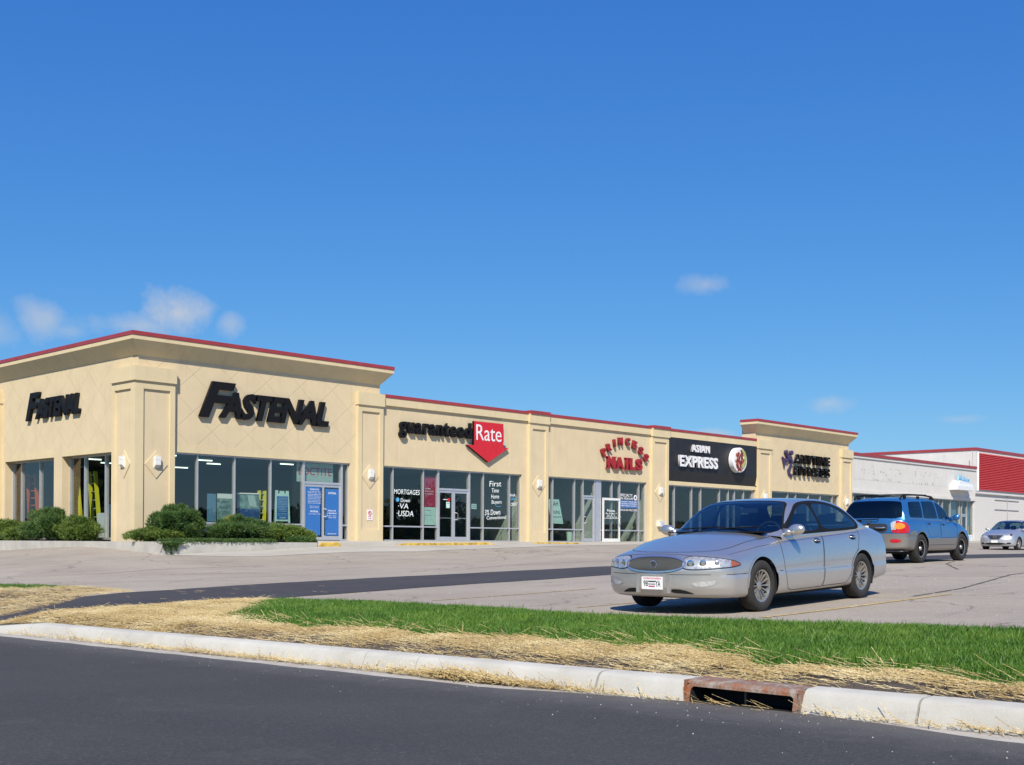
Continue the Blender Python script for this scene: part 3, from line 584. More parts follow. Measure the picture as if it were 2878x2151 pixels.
diamond(cp, .67, 2.56, -.0905); lamps.append((.67, -.118, 2.63, 0)); diamond(cp, .66, 2.56, -.0905, axis=0); lamps.append((-.118, .66, 2.63, 1))
mb = MB(); mb.box(F_, -.0005, 10.5, 10.69, -.6, 5.36, 'stucco_trim'); mb.box(F_, -.0005, 11.8, 12, -.6, 5.36, 'stucco_trim'); mb.box(F_, -.0005, 10.69, 11.8, 5.1, 5.36, 'stucco_trim'); mb.box(-.09, -.0005, 10.69, 11.8, -.6, 5.1, 'stucco'); sp_ = mb.build('pilaster', mall)
mb = MB(); mb.box(-.21, -.0005, 10.46, 12.04, 5.361, 5.85, 'stucco_trim'); mb.build('capital', sp_); diamond(sp_, 11.25, 2.56, -.0905, axis=0)
# cornices
def sweep(path, name_c, name_r):
    prof = [(0.002, 6.23), (.03, 6.27), (.385, 6.69), (.40, 6.70), (.40, 6.835)]
    prof2 = [(.395, 6.836), (.42, 6.84), (.42, 6.97), (.38, 6.98), (-.4, 6.98)]
    P = [Vector((a, b, 0)) for a, b in path]; N = []
    for i in range(len(P)):
        d1 = (P[i]-P[i-1]).normalized() if i else None; d2 = (P[i+1]-P[i]).normalized() if i < len(P)-1 else None
        n1 = Vector((d1.y, -d1.x, 0)) if d1 else None; n2 = Vector((d2.y, -d2.x, 0)) if d2 else None
        if n1 is None: N.append(n2)
        elif n2 is None: N.append(n1)
        else: b = (n1+n2); N.append(b/ (1+n1.dot(n2)))
    for pr, nm, m in ((prof, name_c, 'stucco_trim'), (prof2, name_r, 'coping_red')):
        mb = MB(); n = len(pr); vs = []
        for p, nn in zip(P, N):
            for e, z in pr: q = p+nn*e; vs.append((q.x, q.y, z))
        fs = [(i*n+j, (i+1)*n+j, (i+1)*n+j+1, i*n+j+1) for i in range(len(P)-1) for j in range(n-1)]
        mb.add(vs, fs, m)
        if pr is prof2: pass
        mb.build(nm, mall)
sweep([(0, 26), (0, 0), (10.62, 0), (10.62, 2.5)], 'cornice', 'coping')
sweep([(38.0, .75), (38.0, 0), (48.6, 0), (48.6, .75)], 'cornice', 'coping')
mb = MB(); mb.box(.31, 10.6, .31, 25.9, 6.5, 6.9, 'grey_panel'); mb.box(10.3, 10.61, .31, 25.9, 3.3, 6.6, 'stucco'); mb.box(38.05, 48.55, .3, .74, 6.5, 6.9, 'grey_panel'); mb.box(10.63, 48.8, .305, 25.9, 5.1, 5.3, 'grey_panel'); mb.build('roof', mall)
mb = MB(); mb.box(.31, 48.8, 25.9, 26.1, -.6, 5.2, 'stucco'); mb.build('rear_wall', mall)
# ---- storefront glazing
def pane_face(mb, x0, x1, z0, z1, y, axis=1):
    if axis == 1: mb.add([(x0, y, z0), (x1, y, z0), (x1, y, z1), (x0, y, z1)], [(0, 1, 2, 3)], 'shop_glass')
    else: mb.add([(y, x0, z0), (y, x1, z0), (y, x1, z1), (y, x0, z1)], [(0, 1, 2, 3)], 'shop_glass')
def storefront(parent, x0, x1, mull, doors=(), sill=.6, hd=HD, zb=0., y=.16, wide=()):
    """mull: x of vertical bars; doors: (x0,x1,leaves,handles,white)"""
    W = .055; fy0, fy1 = y-.06, y+.06; mb = MB()
    ed = [x0]+sorted(mull)+[x1]
    mb.box(x0, x1, fy0, fy1, hd-.05, hd-.001, 'aluminium')
    indoor = lambda a, b: any(a > d[0]-.15 and b < d[1]+.15 for d in doors)
    for i, m_ in enumerate(ed):
        ww = W/2
        for wx, wv in wide:
            if abs(wx-m_) < .05: ww = wv/2
        a, b = m_-ww, m_+ww
        if i == 0: a, b = m_, m_+W
        if i == len(ed)-1: a, b = m_-W, m_
        mb.box(a, b, fy0-.012, fy1+.012, zb-.05, hd-.052, 'aluminium')
    fr = None; panes = []
    for a, b in zip(ed[:-1], ed[1:]):
        if indoor(a, b):
            dt = 2.16; mb.box(a+W/2, b-W/2, fy0, fy1, dt, dt+.09, 'aluminium'); panes.append((a+.02, b-.02, dt+.09, hd-.05))
        else:
            if sill: mb.box(a+W/2, b-W/2, fy0, fy1, sill-.025, sill+.03, 'aluminium'); panes.append((a+.02, b-.02, zb, sill-.02)); panes.append((a+.02, b-.02, sill+.03, hd-.05))
            else: panes.append((a+.02, b-.02, zb, hd-.05))
            mb.box(a+W/2, b-W/2, fy0, fy1, zb-.05, zb+.06, 'aluminium')
    fr = mb.build('window', parent)
    for p in panes:
        mb = MB(); pane_face(mb, p[0], p[1], p[2], p[3], y); mb.build('pane', fr)
    for (a, b, leaves, hand, mat) in doors:
        st = (b-a)/leaves
        for q in range(leaves):
            l0, l1 = a+st*q+.03*(q == 0), a+st*(q+1)-.03*(q == leaves-1); mb = MB(); dw = .085
            if leaves == 2: l0 += .004*(q == 1); l1 -= .004*(q == 0)
            mb.box(l0, l0+dw, y-.04, y+.02, zb+.02, 2.155, mat); mb.box(l1-dw, l1, y-.04, y+.02, zb+.02, 2.155, mat); mb.box(l0+dw, l1-dw, y-.04, y+.02, 2.06, 2.155, mat); mb.box(l0+dw, l1-dw, y-.04, y+.02, zb+.02, zb+.2, mat)
            if mat == 'white_paint' or leaves == 2: mb.box(l0+dw, l1-dw, y-.01, y+.015, .98, 1.005, mat)
            d = mb.build('door', parent); mb = MB(); pane_face(mb, l0+dw, l1-dw, zb+.2, 2.06, y-.015); mb.build('pane', d)
            for h in hand:
                if h[0] == q:
                    hx = l0+.05 if h[1] < 0 else l1-.05; s_ = 1 if h[1] < 0 else -1; mb = MB()
                    mb.tube([(hx, y-.04, 1.22), (hx, y-.11, 1.22), (hx+.14*s_, y-.11, 1.2), (hx+.14*s_, y-.11, .95), (hx, y-.11, .92), (hx, y-.04, .92)], .014, 'white_paint'); mb.build('handle', d, smooth=True)
    return fr
storefront(mall, *BAYS[0], [2.4, 3.93, 5.49, 6.98, 8.80], [(6.98, 8.80, 2, [(1, -1)], 'aluminium')], y=.16, wide=[(6.98, .1), (8.8, .1)])
storefront(mall, *BAYS[1], [11.42, 13.08, 13.92, 15.74, 16.59, 18.24], [(13.92, 15.74, 2, [(1, -1)], 'aluminium')], wide=[(13.92, .1), (15.74, .1)])
storefront(mall, *BAYS[2], [21.12, 22.66, 23.27, 24.13, 24.56, 25.44, 26.04, 27.57], [(23.27, 24.13, 1, [(0, -1)], 'aluminium'), (24.56, 26.04, 1, [], 'aluminium')] if 0 else [(23.27, 24.13, 1, [(0, -1)], 'aluminium')], wide=[(24.13, .09), (24.56, .09)])
mb = MB(); mb.box(24.2, 24.5, .08, .2, -.02, 2.98, 'aluminium'); mb.build('post', mall)
# the salon's entrance door stands outward, white framed
mb = MB(); x0, x1, y = 24.66, 25.98, .04
for a, b, c, d in [(x0, x0+.09, .03, 2.17), (x1-.09, x1, .03, 2.17), (x0+.09, x1-.09, 2.06, 2.17), (x0+.09, x1-.09, .03, .2), (x0+.09, x1-.09, 1.17, 1.19)]: mb.box(a, b, y-.03, y+.03, c, d, 'white_paint')
d = mb.build('door', mall); mb = MB(); pane_face(mb, x0+.09, x1-.09, .2, 2.06, y); mb.build('pane', d)
mb = MB(); mb.tube([(x1-.05, y-.03, 1.25), (x1-.05, y-.12, 1.25), (x1-.18, y-.12, 1.2), (x1-.18, y-.12, .93), (x1-.05, y-.12, .9), (x1-.05, y-.03, .9)], .016, 'white_paint'); mb.build('handle', d, smooth=True)
storefront(mall, 29.72, 38.02, [30.55, 32.08, 32.9, 34.65, 35.5, 36.1, 37.0, 37.85], [], zb=.06, hd=3.0)
storefront(mall, 39.6, 47.4, [39.87, 41.63, 42.51, 43.95, 45.35, 46.78], [], zb=.1, hd=3.02)
mb = MB(); wall_boxes(mb, [(29.72, 38.02, 3.0, 3.19)], 'stucco_trim', -.02, .3); mb.build('lintel_trim', mall)
# side windows (recessed in deep reveals)
def sidewin(y0, y1, mull):
    mb = MB(); X = .30; ed = [y0]+mull+[y1]; W = .06
    mb.box(X, X+.12, y0, y1, HD-.06, HD, 'aluminium'); mb.box(X, X+.12, y0, y1, -.02, .06, 'aluminium')
    for i, m_ in enumerate(ed):
        a, b = m_-W/2, m_+W/2
        if i == 0: a, b = m_, m_+W
        if i == len(ed)-1: a, b = m_-W, m_
        mb.box(X-.01, X+.13, a, b, .061, HD-.061, 'aluminium')
    fr = mb.build('window', mall)
    for a, b in zip(ed[:-1], ed[1:]): mb = MB(); pane_face(mb, a+.02, b-.02, .05, HD-.05, X+.06, 0); mb.build('pane', fr)
sidewin(1.67, 5.41, [2.72, 4.25]); sidewin(6.06, 10.24, [7.85, 9.45])
# ---- interiors
mb = MB(); mb.box(.45, 10.0, .3, 12, -.12, -.01, 'int_floor'); mb.box(10.3, 19.6, .3, 12, -.12, -.01, 'int_floor'); mb.box(19.9, 48.6, .3, 12, -.12, .0, 'int_floor'); mb.build('interior_floor', mall)
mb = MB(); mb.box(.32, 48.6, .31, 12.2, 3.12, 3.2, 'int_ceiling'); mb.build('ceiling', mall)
for x, y1 in ((9.28, 4), (19.2, 9), (24.25, 6), (28.3, 9), (38.3, 9), (47.6, 9)): mb = MB(); mb.box(x, x+.12, .31, y1, -.02, 3.11, 'int_wall'); mb.build('partition_wall', mall)
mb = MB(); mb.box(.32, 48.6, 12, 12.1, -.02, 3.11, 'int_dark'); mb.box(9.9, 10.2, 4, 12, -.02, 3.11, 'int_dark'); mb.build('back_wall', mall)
for (x, y) in [(2.2, 2.2), (3.2, 5.0), (4.6, 3.6), (6.0, 5.2), (3.0, 8.2), (6.5, 8.5), (8.0, 3.0), (1.5, 6.5)]: mb = MB(); mb.box(x, x+.62, y, y+.06, 3.06, 3.1, 'tube_light'); mb.build('ceiling_light', mall)
mb = MB(); mb.box(26.6, 28.2, 2.4, 3.0, 0, 1.0, 'wood_brown'); mb.box(30.2, 31.8, 2.0, 2.6, 0, 1.05, 'wood_brown'); mb.box(33.2, 36.8, 3, 3.6, 0, 1.05, 'wood_brown'); mb.build('counter', mall)

# ------------------------------------------------------------------ wall lamps
LAMPLAB = {0: 'white wall lamp on the pilaster right of the first shop doors', 1: 'white wall lamp between the mortgage shop and the nail salon', 2: 'white wall lamp on the pilaster between nail salon and black sign', 3: 'white wall lamp behind the silver sedan roof, left of the gym sign bay', 4: 'white wall lamp at the far right end of the tan facade', 5: 'white wall lamp on the sunlit front face of the corner pilaster', 6: 'white wall lamp on the side face of the corner pilaster'}
def lampmesh():
    a = MB(); w_ = .1; vs = [(-w_, 0, -.2), (w_, 0, -.2), (w_, 0, .2), (-w_, 0, .2), (-w_, -.13, -.09), (w_, -.13, -.09), (w_, -.13, .2), (-w_, -.13, .2)]
    a.add(vs, [(0, 1, 2, 3), (4, 5, 6, 7), (0, 1, 5, 4), (1, 2, 6, 5), (2, 3, 7, 6), (3, 0, 4, 7)], 'white_paint')
    b = MB(); b.box(-w_-.006, w_+.006, -.136, .0, .09, .105, 'sign_white'); return a, b
for i, (x, y, z, side) in enumerate(lamps):
    t = thing('wall_lamp', (x, y, z), LAMPLAB[i], 'wall lamp', 'wall lamps on the pilasters', rz=-math.pi/2 if side else 0)
    a, b = lampmesh(); a.build('housing', t); b.build('band', t)

# ------------------------------------------------------------------ white shop building and red panel building
wb_ = thing('white_shop_building', (49, 0, 0), 'low off white shop building with red coping beyond the tan mall', 'building'); wb_.location = (0, 0, 0)
mb = MB(); mb.box(48.86, 67.5, 0, .3, 3.44, 5.46, 'white_stucco'); mb.box(48.86, 49.1, 0.001, .3, -.3, 3.44, 'white_stucco'); mb.box(67.3, 67.5, 0.001, .3, -.3, 3.44, 'white_stucco'); mb.build('wall', wb_)
mb = MB(); mb.box(48.86, 67.5, -.06, .3, 3.24, 3.439, 'white_stucco'); mb.build('lintel_trim', wb_)
mb = MB(); mb.box(48.86, 67.52, -.07, .33, 5.461, 5.6, 'white_stucco'); mb.build('parapet_band', wb_); mb = MB(); mb.box(48.86, 67.55, -.11, .36, 5.601, 5.78, 'coping_red'); mb.build('coping', wb_)
mb = MB(); mb.box(48.9, 67.5, .31, 20, 5.0, 5.2, 'grey_panel'); mb.box(48.9, 67.5, 19.8, 20, -.3, 5, 'white_stucco'); mb.build('roof', wb_)
storefront(wb_, 49.1, 67.3, [49.45, 50.88, 52.6, 54.4, 56.2, 58, 59.8, 61.6, 62.25, 63.52, 65.05, 65.42, 66.3], [(65.42, 66.3, 1, [], 'aluminium')], zb=.22, hd=3.24, sill=0)
mb = MB(); mb.box(49, 67.4, .3, 8, .1, .2, 'int_floor'); mb.box(49, 67.4, 8, 8.1, .1, 3.3, 'int_wall'); mb.box(49, 67.4, .3, 8, 3.26, 3.3, 'int_ceiling'); mb.build('interior', wb_)
mb = MB(); mb.box(49.3, 61.2, .5, .55, .3, 2.6, 'teal_poster'); mb.build('window_blind', wb_)
rb = thing('red_panel_building', (0, 0, 0), 'tall white block building with a big red ribbed metal panel on its front', 'building')
mb = MB(); mb.box(67.51, 110, .001, 34, 4.0, 7.0, 'white_stucco'); mb.box(67.51, 110, .02, 34, 3.8, 4.0, 'white_stucco'); mb.box(67.51, 110, .10, 34, -.4, 3.8, 'block_white'); mb.build('wall', rb)
mb = MB(); mb.box(67.45, 110, -.05, 34.1, 7.0, 7.2, 'coping_red'); mb.build('coping', rb)
mb = MB(); mb.box(67.9, 67.98, -.07, 0, 4.02, 6.9, 'sign_white'); n = 21; z0, z1 = 4.1, 6.82
for i in range(n):
    a = z0+(z1-z0)*i/n; b = z0+(z1-z0)*(i+1)/n; mb.add([(68.0, -.02, a), (100, -.02, a), (100, -.09, a+.03), (68.0, -.09, a+.03), (100, -.09, b-.04), (68.0, -.09, b-.04), (100, -.02, b), (68, -.02, b)], [(0, 1, 2, 3), (3, 2, 4, 5), (5, 4, 6, 7), (0, 3, 5, 7)], 'red_metal')
mb.build('ribbed_panel', rb)
mb = MB(); mb.box(67.5, 110, -.03, .0, 3.79, 3.84, 'grey_panel'); mb.tube([(73.6, .07, 3.78), (73.6, .07, .4)], .035, 'grey_panel'); mb.tube([(71.2, .07, 3.45), (75.8, .07, 3.45)], .03, 'grey_panel'); mb.tube([(71.2, .07, 2.72), (75.8, .07, 2.72)], .03, 'grey_panel'); mb.tube([(66.95, -.01, 6.95), (66.95, -.01, 5.85)], .02, 'grey_panel'); mb.build('conduit', rb)

# ------------------------------------------------------------------ signs
def letters(sign, s, x0, x1, z0, z1, depth, m, side=None, off=.02, shear=0, face='-Y', ybase=-.02, spacing=1.0, gap=.05, rot=0):
    """every letter is its own child mesh, laid out like the typed word"""
    full, v = text_data(s, .5, off, shear, spacing); w_ = v[:, 0].max()-v[:, 0].min(); xm = v[:, 0].min(); zm, zM = v[:, 1].min(), v[:, 1].max()
    bpy.data.meshes.remove(full); pre = ''
    for i, ch in enumerate(s):
        if ch == ' ': continue
        a, va = text_data(s[:i+1], .5, off, shear, spacing); b, vb = text_data(ch, .5, off, shear, spacing); bpy.data.meshes.remove(a); bpy.data.meshes.remove(b)
        rx = va[:, 0].max(); wx = vb[:, 0].max()-vb[:, 0].min(); lx = rx-wx if ch not in 'r' else rx-wx
        fx = lambda q: x0+(q-xm)/w_*(x1-x0); fz = lambda q: z0+(q-zm)/(zM-zm)*(z1-z0)
        text(ch, fx(lx), fx(rx), fz(vb[:, 1].min()), fz(vb[:, 1].max()), ybase-depth, m, face, depth, sign, 'letter', off, shear, side=side)
def mounts(): pass
def fastenal(face, x0, xs, x1, z0, zs, zt, lab, depth, y):
    t = thing('fastener_shop_sign', (0, 0, 0), lab, 'shop sign')
    text('F', x0, x0+(x1-x0)*.262, z0, zt, y-depth, 'black_plastic', face, depth, t, 'letter', .035, .32)
    letters(t, 'ASTENAL', xs, x1, z0+.02, zs, depth, 'black_plastic', off=.045, shear=.28, face=face, ybase=y, spacing=.93); return t
fastenal('-Y', 2.33, 3.14, 8.0, 4.33, 5.31, 5.62, 'huge black slanted capital letters on the corner shop front wall', .12, -.02)
fastenal('-X', -8.2, -7.4, -3.9, 4.5, 5.28, 5.55, 'smaller black slanted capital letters on the side wall facing the road', .11, -.02)
t = thing('mortgage_shop_sign', (0, 0, 0), 'long row of black lowercase letters ending in a red down arrow box', 'shop sign')
letters(t, 'guaranteed', 11.57, 15.62, 4.2, 5.08, .14, 'black_plastic', off=.022, ybase=-.02, spacing=1.12)
mb = MB(); Y = -.15
mb.prism([(15.77, 5.19), (15.77, 4.15), (15.35, 4.15), (16.64, 3.46), (17.92, 4.15), (17.57, 4.15), (17.57, 5.19)], (Y, Y+.13), 'red_plastic', 1, 'black_plastic'); ar = mb.build('arrow_box', t)
text('Rate', 15.89, 17.44, 4.38, 5.06, Y-.012, 'sign_white', depth=.01, parent=ar, name='lettering', off=.0)
mb = MB(); mb.tube([(17.68, -.1, 4.33), (17.68, -.04, 4.33)], .085, 'grey_panel', 20); mb.tube([(17.68, -.108, 4.33), (17.68, -.1, 4.33)], .065, 'sign_white', 20); rr = mb.build('trademark_disc', t); text('R', 17.65, 17.71, 4.29, 4.37, -.113, 'ink', depth=.004, parent=rr)
t = thing('nail_salon_sign', (0, 0, 0), 'dark red letters in an arch above a straight row of bigger red letters', 'shop sign'); Y = -.15
pc = [(24.66, 4.36, 'P'), (25.05, 4.62, 'R'), (25.47, 4.84, 'I'), (25.93, 4.96, 'N'), (26.5, 4.98, 'C'), (27.04, 4.86, 'E'), (27.55, 4.6, 'S'), (27.98, 4.27, 'S')]
rt_ = [.5, .36, .22, .08, -.08, -.26, -.4, -.55]
for (x, z, ch), r_ in zip(pc, rt_):
    wd = .12 if ch == 'I' else .31
    text(ch, x-.1-wd/2, x-.1+wd/2, z-.19, z+.19, Y, 'red_letter', depth=.13, parent=t, name='letter', off=.045, rot=r_, side='red_side')
nx = [(24.80, 25.45, 'N'), (25.43, 26.12, 'A'), (26.15, 26.49, 'I'), (26.51, 27.05, 'L'), (27.05, 27.59, 'S')]
for a, b, ch in nx:
    if ch == 'I': text(ch, a+.09, b-.09, 3.6, 4.18, Y, 'red_letter', depth=.13, parent=t, name='letter', off=.05, side='red_side')
    else: text(ch, a+.03, b-.03, 3.6, 4.18, Y, 'red_letter', depth=.13, parent=t, name='letter', off=.06, side='red_side')
mb = MB()
for a, b, z in [(24.76, 24.97, 4.15), (25.31, 25.49, 4.15), (24.76, 24.95, 3.6), (25.40, 25.59, 3.6), (25.95, 26.13, 3.6), (26.19, 26.45, 4.15), (26.19, 26.45, 3.6), (26.50, 26.73, 4.15)]: mb.box(a, b, Y-.002, Y+.13, z, z+.035, 'red_letter')
mb.build('serifs', t)
simple('letter_return', (.45, .45, .47), .5)
t = thing('restaurant_sign', (0, 0, 0), 'black fascia sign with two rows of white letters and a round food plate', 'shop sign')
mb = MB(); mb.add([(29.74, -.1, 5.44), (29.74, -.1, 3.75), (29.74, .0, 3.2), (29.74, .25, 3.2), (29.74, .0, 5.44), (38.0, -.1, 5.44), (38.0, -.1, 3.75), (38.0, .0, 3.2), (38.0, .25, 3.2), (38.0, .0, 5.44)], [(0, 1, 6, 5), (1, 2, 7, 6), (2, 3, 8, 7), (0, 5, 9, 4), (0, 4, 3, 2, 1), (5, 6, 7, 8, 9)], 'fascia_black'); mb.build('fascia_panel', t)
letters(t, 'ASIAN', 31.6, 33.25, 4.78, 5.17, .12, 'sign_white', off=.035, ybase=-.115, spacing=1.08, side='letter_return'); letters(t, 'EXPRESS', 30.55, 34.0, 3.97, 4.57, .13, 'sign_white', off=.035, ybase=-.115, spacing=1.08, side='letter_return')
mb = MB(); cx, cz, R_ = 35.85, 4.56, .68; mb.tube([(cx, -.42, cz), (cx, -.39, cz), (cx, -.12, cz)], [R_-.03, R_, R_], 'sign_white', 48); pl = mb.build('plate_disc', t, smooth=True); sharp(pl, 40)
simple('meat', (.30, .045, .03), .35, 0, .5, 20); simple('cucumber', (.42, .45, .14), .5, 0, .4, 10); simple('meat_dark', (.14, .022, .02), .4, 0, .4, 20); simple('sauce', (.55, .22, .12), .35, 0, .4, 20)
mb = MB()
for i in range(95):
    a = random.uniform(0, 6.28); r_ = math.sqrt(random.random()); x = cx-.06+r_*.4*math.cos(a); z = cz-.02+r_*.56*math.sin(a); s_ = random.uniform(.03, .075); rr_ = random.uniform(0, 3.1)
    mb.prism([(x+s_*q*math.cos(rr_+b), z+s_*q*math.sin(rr_+b)) for q, b in ((1.7, 0), (.8, 1.3), (1.3, 2.9), (.9, 4.5))], (-.445-random.random()*.02, -.415), random.choice(['meat', 'meat', 'meat', 'meat_dark', 'meat_dark', 'sauce']))
for i in range(12):
    a = 1.05-.2*i; x = cx+.47*math.cos(a); z = cz+.1+.47*math.sin(a); mb.tube([(x, -.44-.003*i, z), (x, -.425, z)], .1, 'cucumber', 14)
mb.build('food', pl)
# gym sign: open channel letters, dark rims round white backs
def channel(sign, s, x0, x1, z0, z1, depth, ybase):
    c = bpy.data.curves.new('t', 'FONT'); c.body = s; c.size = 1; c.extrude = .5; c.offset = .035; c.fill_mode = 'NONE'; c.resolution_u = 3; c.space_character = 1.12
    o = bpy.data.objects.new('t', c); COL.objects.link(o); me = bpy.data.meshes.new_from_object(o.evaluated_get(bpy.context.evaluated_depsgraph_get())); bpy.data.objects.remove(o)
    v = np.zeros(len(me.vertices)*3, np.float32); me.vertices.foreach_get('co', v); v = v.reshape(-1, 3); mn, mx_ = v.min(0), v.max(0)
    co = np.stack([x0+(v[:, 0]-mn[0])/(mx_[0]-mn[0])*(x1-x0), ybase-(v[:, 2]-mn[2])/(mx_[2]-mn[2])*depth, z0+(v[:, 1]-mn[1])/(mx_[1]-mn[1])*(z1-z0)], 1)
    me.vertices.foreach_set('co', co.astype(np.float32).ravel()); me.materials.clear(); me.materials.append(M['black_plastic']); link('letter_rims', me, sign)
    text(s, x0, x1, z0, z1, ybase-.05, 'white_back', depth=.01, parent=sign, name='letter_backs', off=.03, spacing=1.12)
simple('white_back', (.42, .42, .44), .6)
t = thing('gym_sign', (0, 0, 0), 'two rows of dark open channel letters beside a purple running figure', 'shop sign')
channel(t, 'ANYTIME', 41.95, 46.0, 4.72, 5.26, .17, -.03); channel(t, 'FITNESS', 41.95, 46.0, 4.02, 4.56, .17, -.03)
mb = MB()
def limb(pts, wds):
    L_, R__ = [], []
    for i, (x, z) in enumerate(pts):
        a = pts[max(i-1, 0)]; b = pts[min(i+1, len(pts)-1)]; dx, dz = b[0]-a[0], b[1]-a[1]; l_ = math.hypot(dx, dz); nx_, nz_ = -dz/l_*wds[i]*.36, dx/l_*wds[i]*.36; L_.append((x+nx_, z+nz_)); R__.append((x-nx_, z-nz_))
    for i in range(len(pts)-1): mb.prism([L_[i], L_[i+1], R__[i+1], R__[i]], (-.2+.0004*len(mb.v), -.04), 'purple_plastic')
mb.tube([(41.6, -.21, 5.3), (41.6, -.04, 5.3)], .135, 'purple_plastic', 20); mb.tube([(41.05, -.205, 5.32), (41.05, -.04, 5.32)], .11, 'purple_plastic', 18)
limb([(41.05, 5.25), (41.3, 5.05), (41.62, 4.95), (41.78, 4.7)], [.2, .34, .3, .14]); limb([(41.45, 5.05), (41.15, 4.8), (40.75, 4.95)], [.3, .24, .1]); limb([(40.72, 5.02), (40.95, 4.6), (40.9, 4.45)], [.12, .22, .08])
limb([(41.5, 4.98), (41.72, 4.72), (41.55, 4.42), (41.4, 4.25)], [.3, .24, .26, .2]); limb([(41.4, 4.35), (41.45, 4.12), (41.75, 3.93), (41.85, 4.05)], [.24, .26, .22, .1])
mb.build('running_figure', t)
t = thing('phone_shop_sign', (0, 0, 0), 'small white box sign with pale blue lettering above the far glass doors', 'shop sign')
simple('pale_blue', (.25, .5, .72), .4); simple('sign_cloud', (.75, .77, .78), .5)
mb = MB(); mb.box(63.1, 65.9, -.62, 0, 3.5+.42, 4.22, 'sign_cloud'); mb.prism([(63.45, 4.222), (65.9, 4.222), (65.9, 4.4), (63.8, 4.6)], (-.5, 0), 'sign_cloud'); mb.build('box', t); text('Metro', 63.7, 65.55, 4.3, 5.0, -.4, 'pale_blue', depth=.12, parent=t, name='lettering', off=.02, shear=.3)
text('by phone', 63.9, 65.5, 4.0, 4.12, -.63, 'pale_blue', depth=.006, parent=t, name='lettering') if 0 else None
# ghost marks of a removed sign
mb = MB(); rg = random.Random(5); simple('ghost', (.40, .38, .35), .9, 0, .2, 9)
for (a, b) in ((49.6, 56.2), (57.4, 61.3)):
    x = a
    while x < b:
        for q in range(3):
            if rg.random() < .6: z = rg.choice([4.92, 4.7, 4.15, 4.14, 4.5])+rg.uniform(-.06, .06); w_ = rg.uniform(.04, .16); h_ = rg.uniform(.03, .13); mb.box(x, x+w_, -.004-.0005*q, -.0005, z, z+h_, 'ghost')
        x += rg.uniform(.18, .42)
mb.box(49.3, 62.9, -.004, -.0003, 4.11, 4.118, 'ghost'); mb.build('sign_marks', wb_)

# ------------------------------------------------------------------ window dressing
def poster(name, lab, cat, x0, x1, z0, z1, y, m, lines=(), group=None, th=.008, loc=True):
    t = thing(name, ((x0+x1)/2, y, z0), lab, cat, group); mb = MB(); mb.box(x0, x1, y, y+th, z0, z1, m); o = mb.build('sheet'); o.parent = t; o.matrix_parent_inverse = Matrix.Translation(-t.location)
    for (s, a, b, c, d, mm) in lines:
        q = text(s, a, b, c, d, y-.003, mm, depth=.002, off=.012); q.parent = t; q.matrix_parent_inverse = Matrix.Translation(-t.location)
    return t
ln = ['in the interest of the', 'health and safety of our', 'store team members and', 'customers this store is', 'open for call ahead and', 'curbside pickup orders', 'please call the store', 'number shown below for', 'current information']
L1 = [('PLEASE NOTICE', 7.3, 7.72, 1.93, 1.985, 'sign_white')]+[(s, 7.2, 7.82, 1.86-.055*i, 1.89-.055*i, 'sign_white') for i, s in enumerate(ln)]+[('thank you for your', 7.28, 7.72, 1.3, 1.33, 'sign_white'), ('patience during', 7.3, 7.7, 1.24, 1.27, 'sign_white'), ('FASTENAL', 7.32, 7.7, 1.08, 1.15, 'sign_white'), ('store phone line', 7.24, 7.8, 1.0, 1.035, 'sign_white')]
poster('door_poster', 'blue poster with many white lines on the left glass door', 'poster', 7.12, 7.86, .14, 2.05, .12, 'blue_poster', L1)
poster('door_poster', 'blue poster with Hours of Operation on the right glass door', 'poster', 8.03, 8.68, .18, 2.0, .12, 'blue_poster', [('FASTENAL', 8.17, 8.55, 1.8, 1.88, 'sign_white'), ('Hours of', 8.18, 8.55, 1.13, 1.2, 'sign_white'), ('Operation', 8.15, 8.57, 1.02, 1.1, 'sign_white'), ('7:00 am - 5:00 pm', 8.15, 8.57, .94, .98, 'sign_white'), ('Monday - Friday', 8.17, 8.55, .87, .91, 'sign_white'), ('www', 8.14, 8.57, .25, .28, 'sign_white')])
simple('loctite_cloth', (.42, .56, .54), .7); simple('dull_red', (.50, .07, .09), .6)
poster('window_banner', 'pale green banner with red capital letters above the blue postered doors', 'banner', 6.78, 8.5, 2.24, 2.97, .26, 'loctite_cloth', [('LOCTITE', 6.86, 8.44, 2.5, 2.8, 'dull_red')])
t = thing('sandwich_board', (6.2, .4, .7), 'white plastic sandwich board with blue notice inside the window', 'sandwich board')
def pin(o, t): o.parent = t; o.matrix_parent_inverse = Matrix.Translation(-t.location); return o
mb = MB(); mb.prism([(5.86, .66), (5.94, .66), (5.94, .72), (6.52, .72), (6.52, .66), (6.6, .66), (6.52, 1.87), (6.42, 1.87), (6.42, 1.77), (6.32, 1.77), (6.32, 1.86), (6.14, 1.86), (6.14, 1.77), (6.04, 1.77), (6.04, 1.88), (5.94, 1.88)], (.4, .46), 'teal_poster'); pin(mb.build('board'), t)
mb = MB(); mb.box(5.98, 6.48, .385, .399, .8, 1.66, 'blue_poster'); pin(mb.build('notice'), t)
for i in range(11): pin(text(ln[i % 9], 6.02, 6.44, 1.58-.062*i-.02*(i > 8), 1.605-.062*i-.02*(i > 8), .38, 'teal_poster', depth=.002, off=.012), t)
pin(text('FASTENAL', 6.1, 6.38, .83, .88, .38, 'teal_poster', depth=.002, off=.02), t)
mb = MB(); mb.box(5.2, 6.9, .32, .9, .3, .62, 'grey_panel'); mb.build('display_shelf', mall); mb = MB(); mb.box(2.45, 5.19, .32, .9, .3, .62, 'grey_panel'); mb.build('display_shelf', mall)
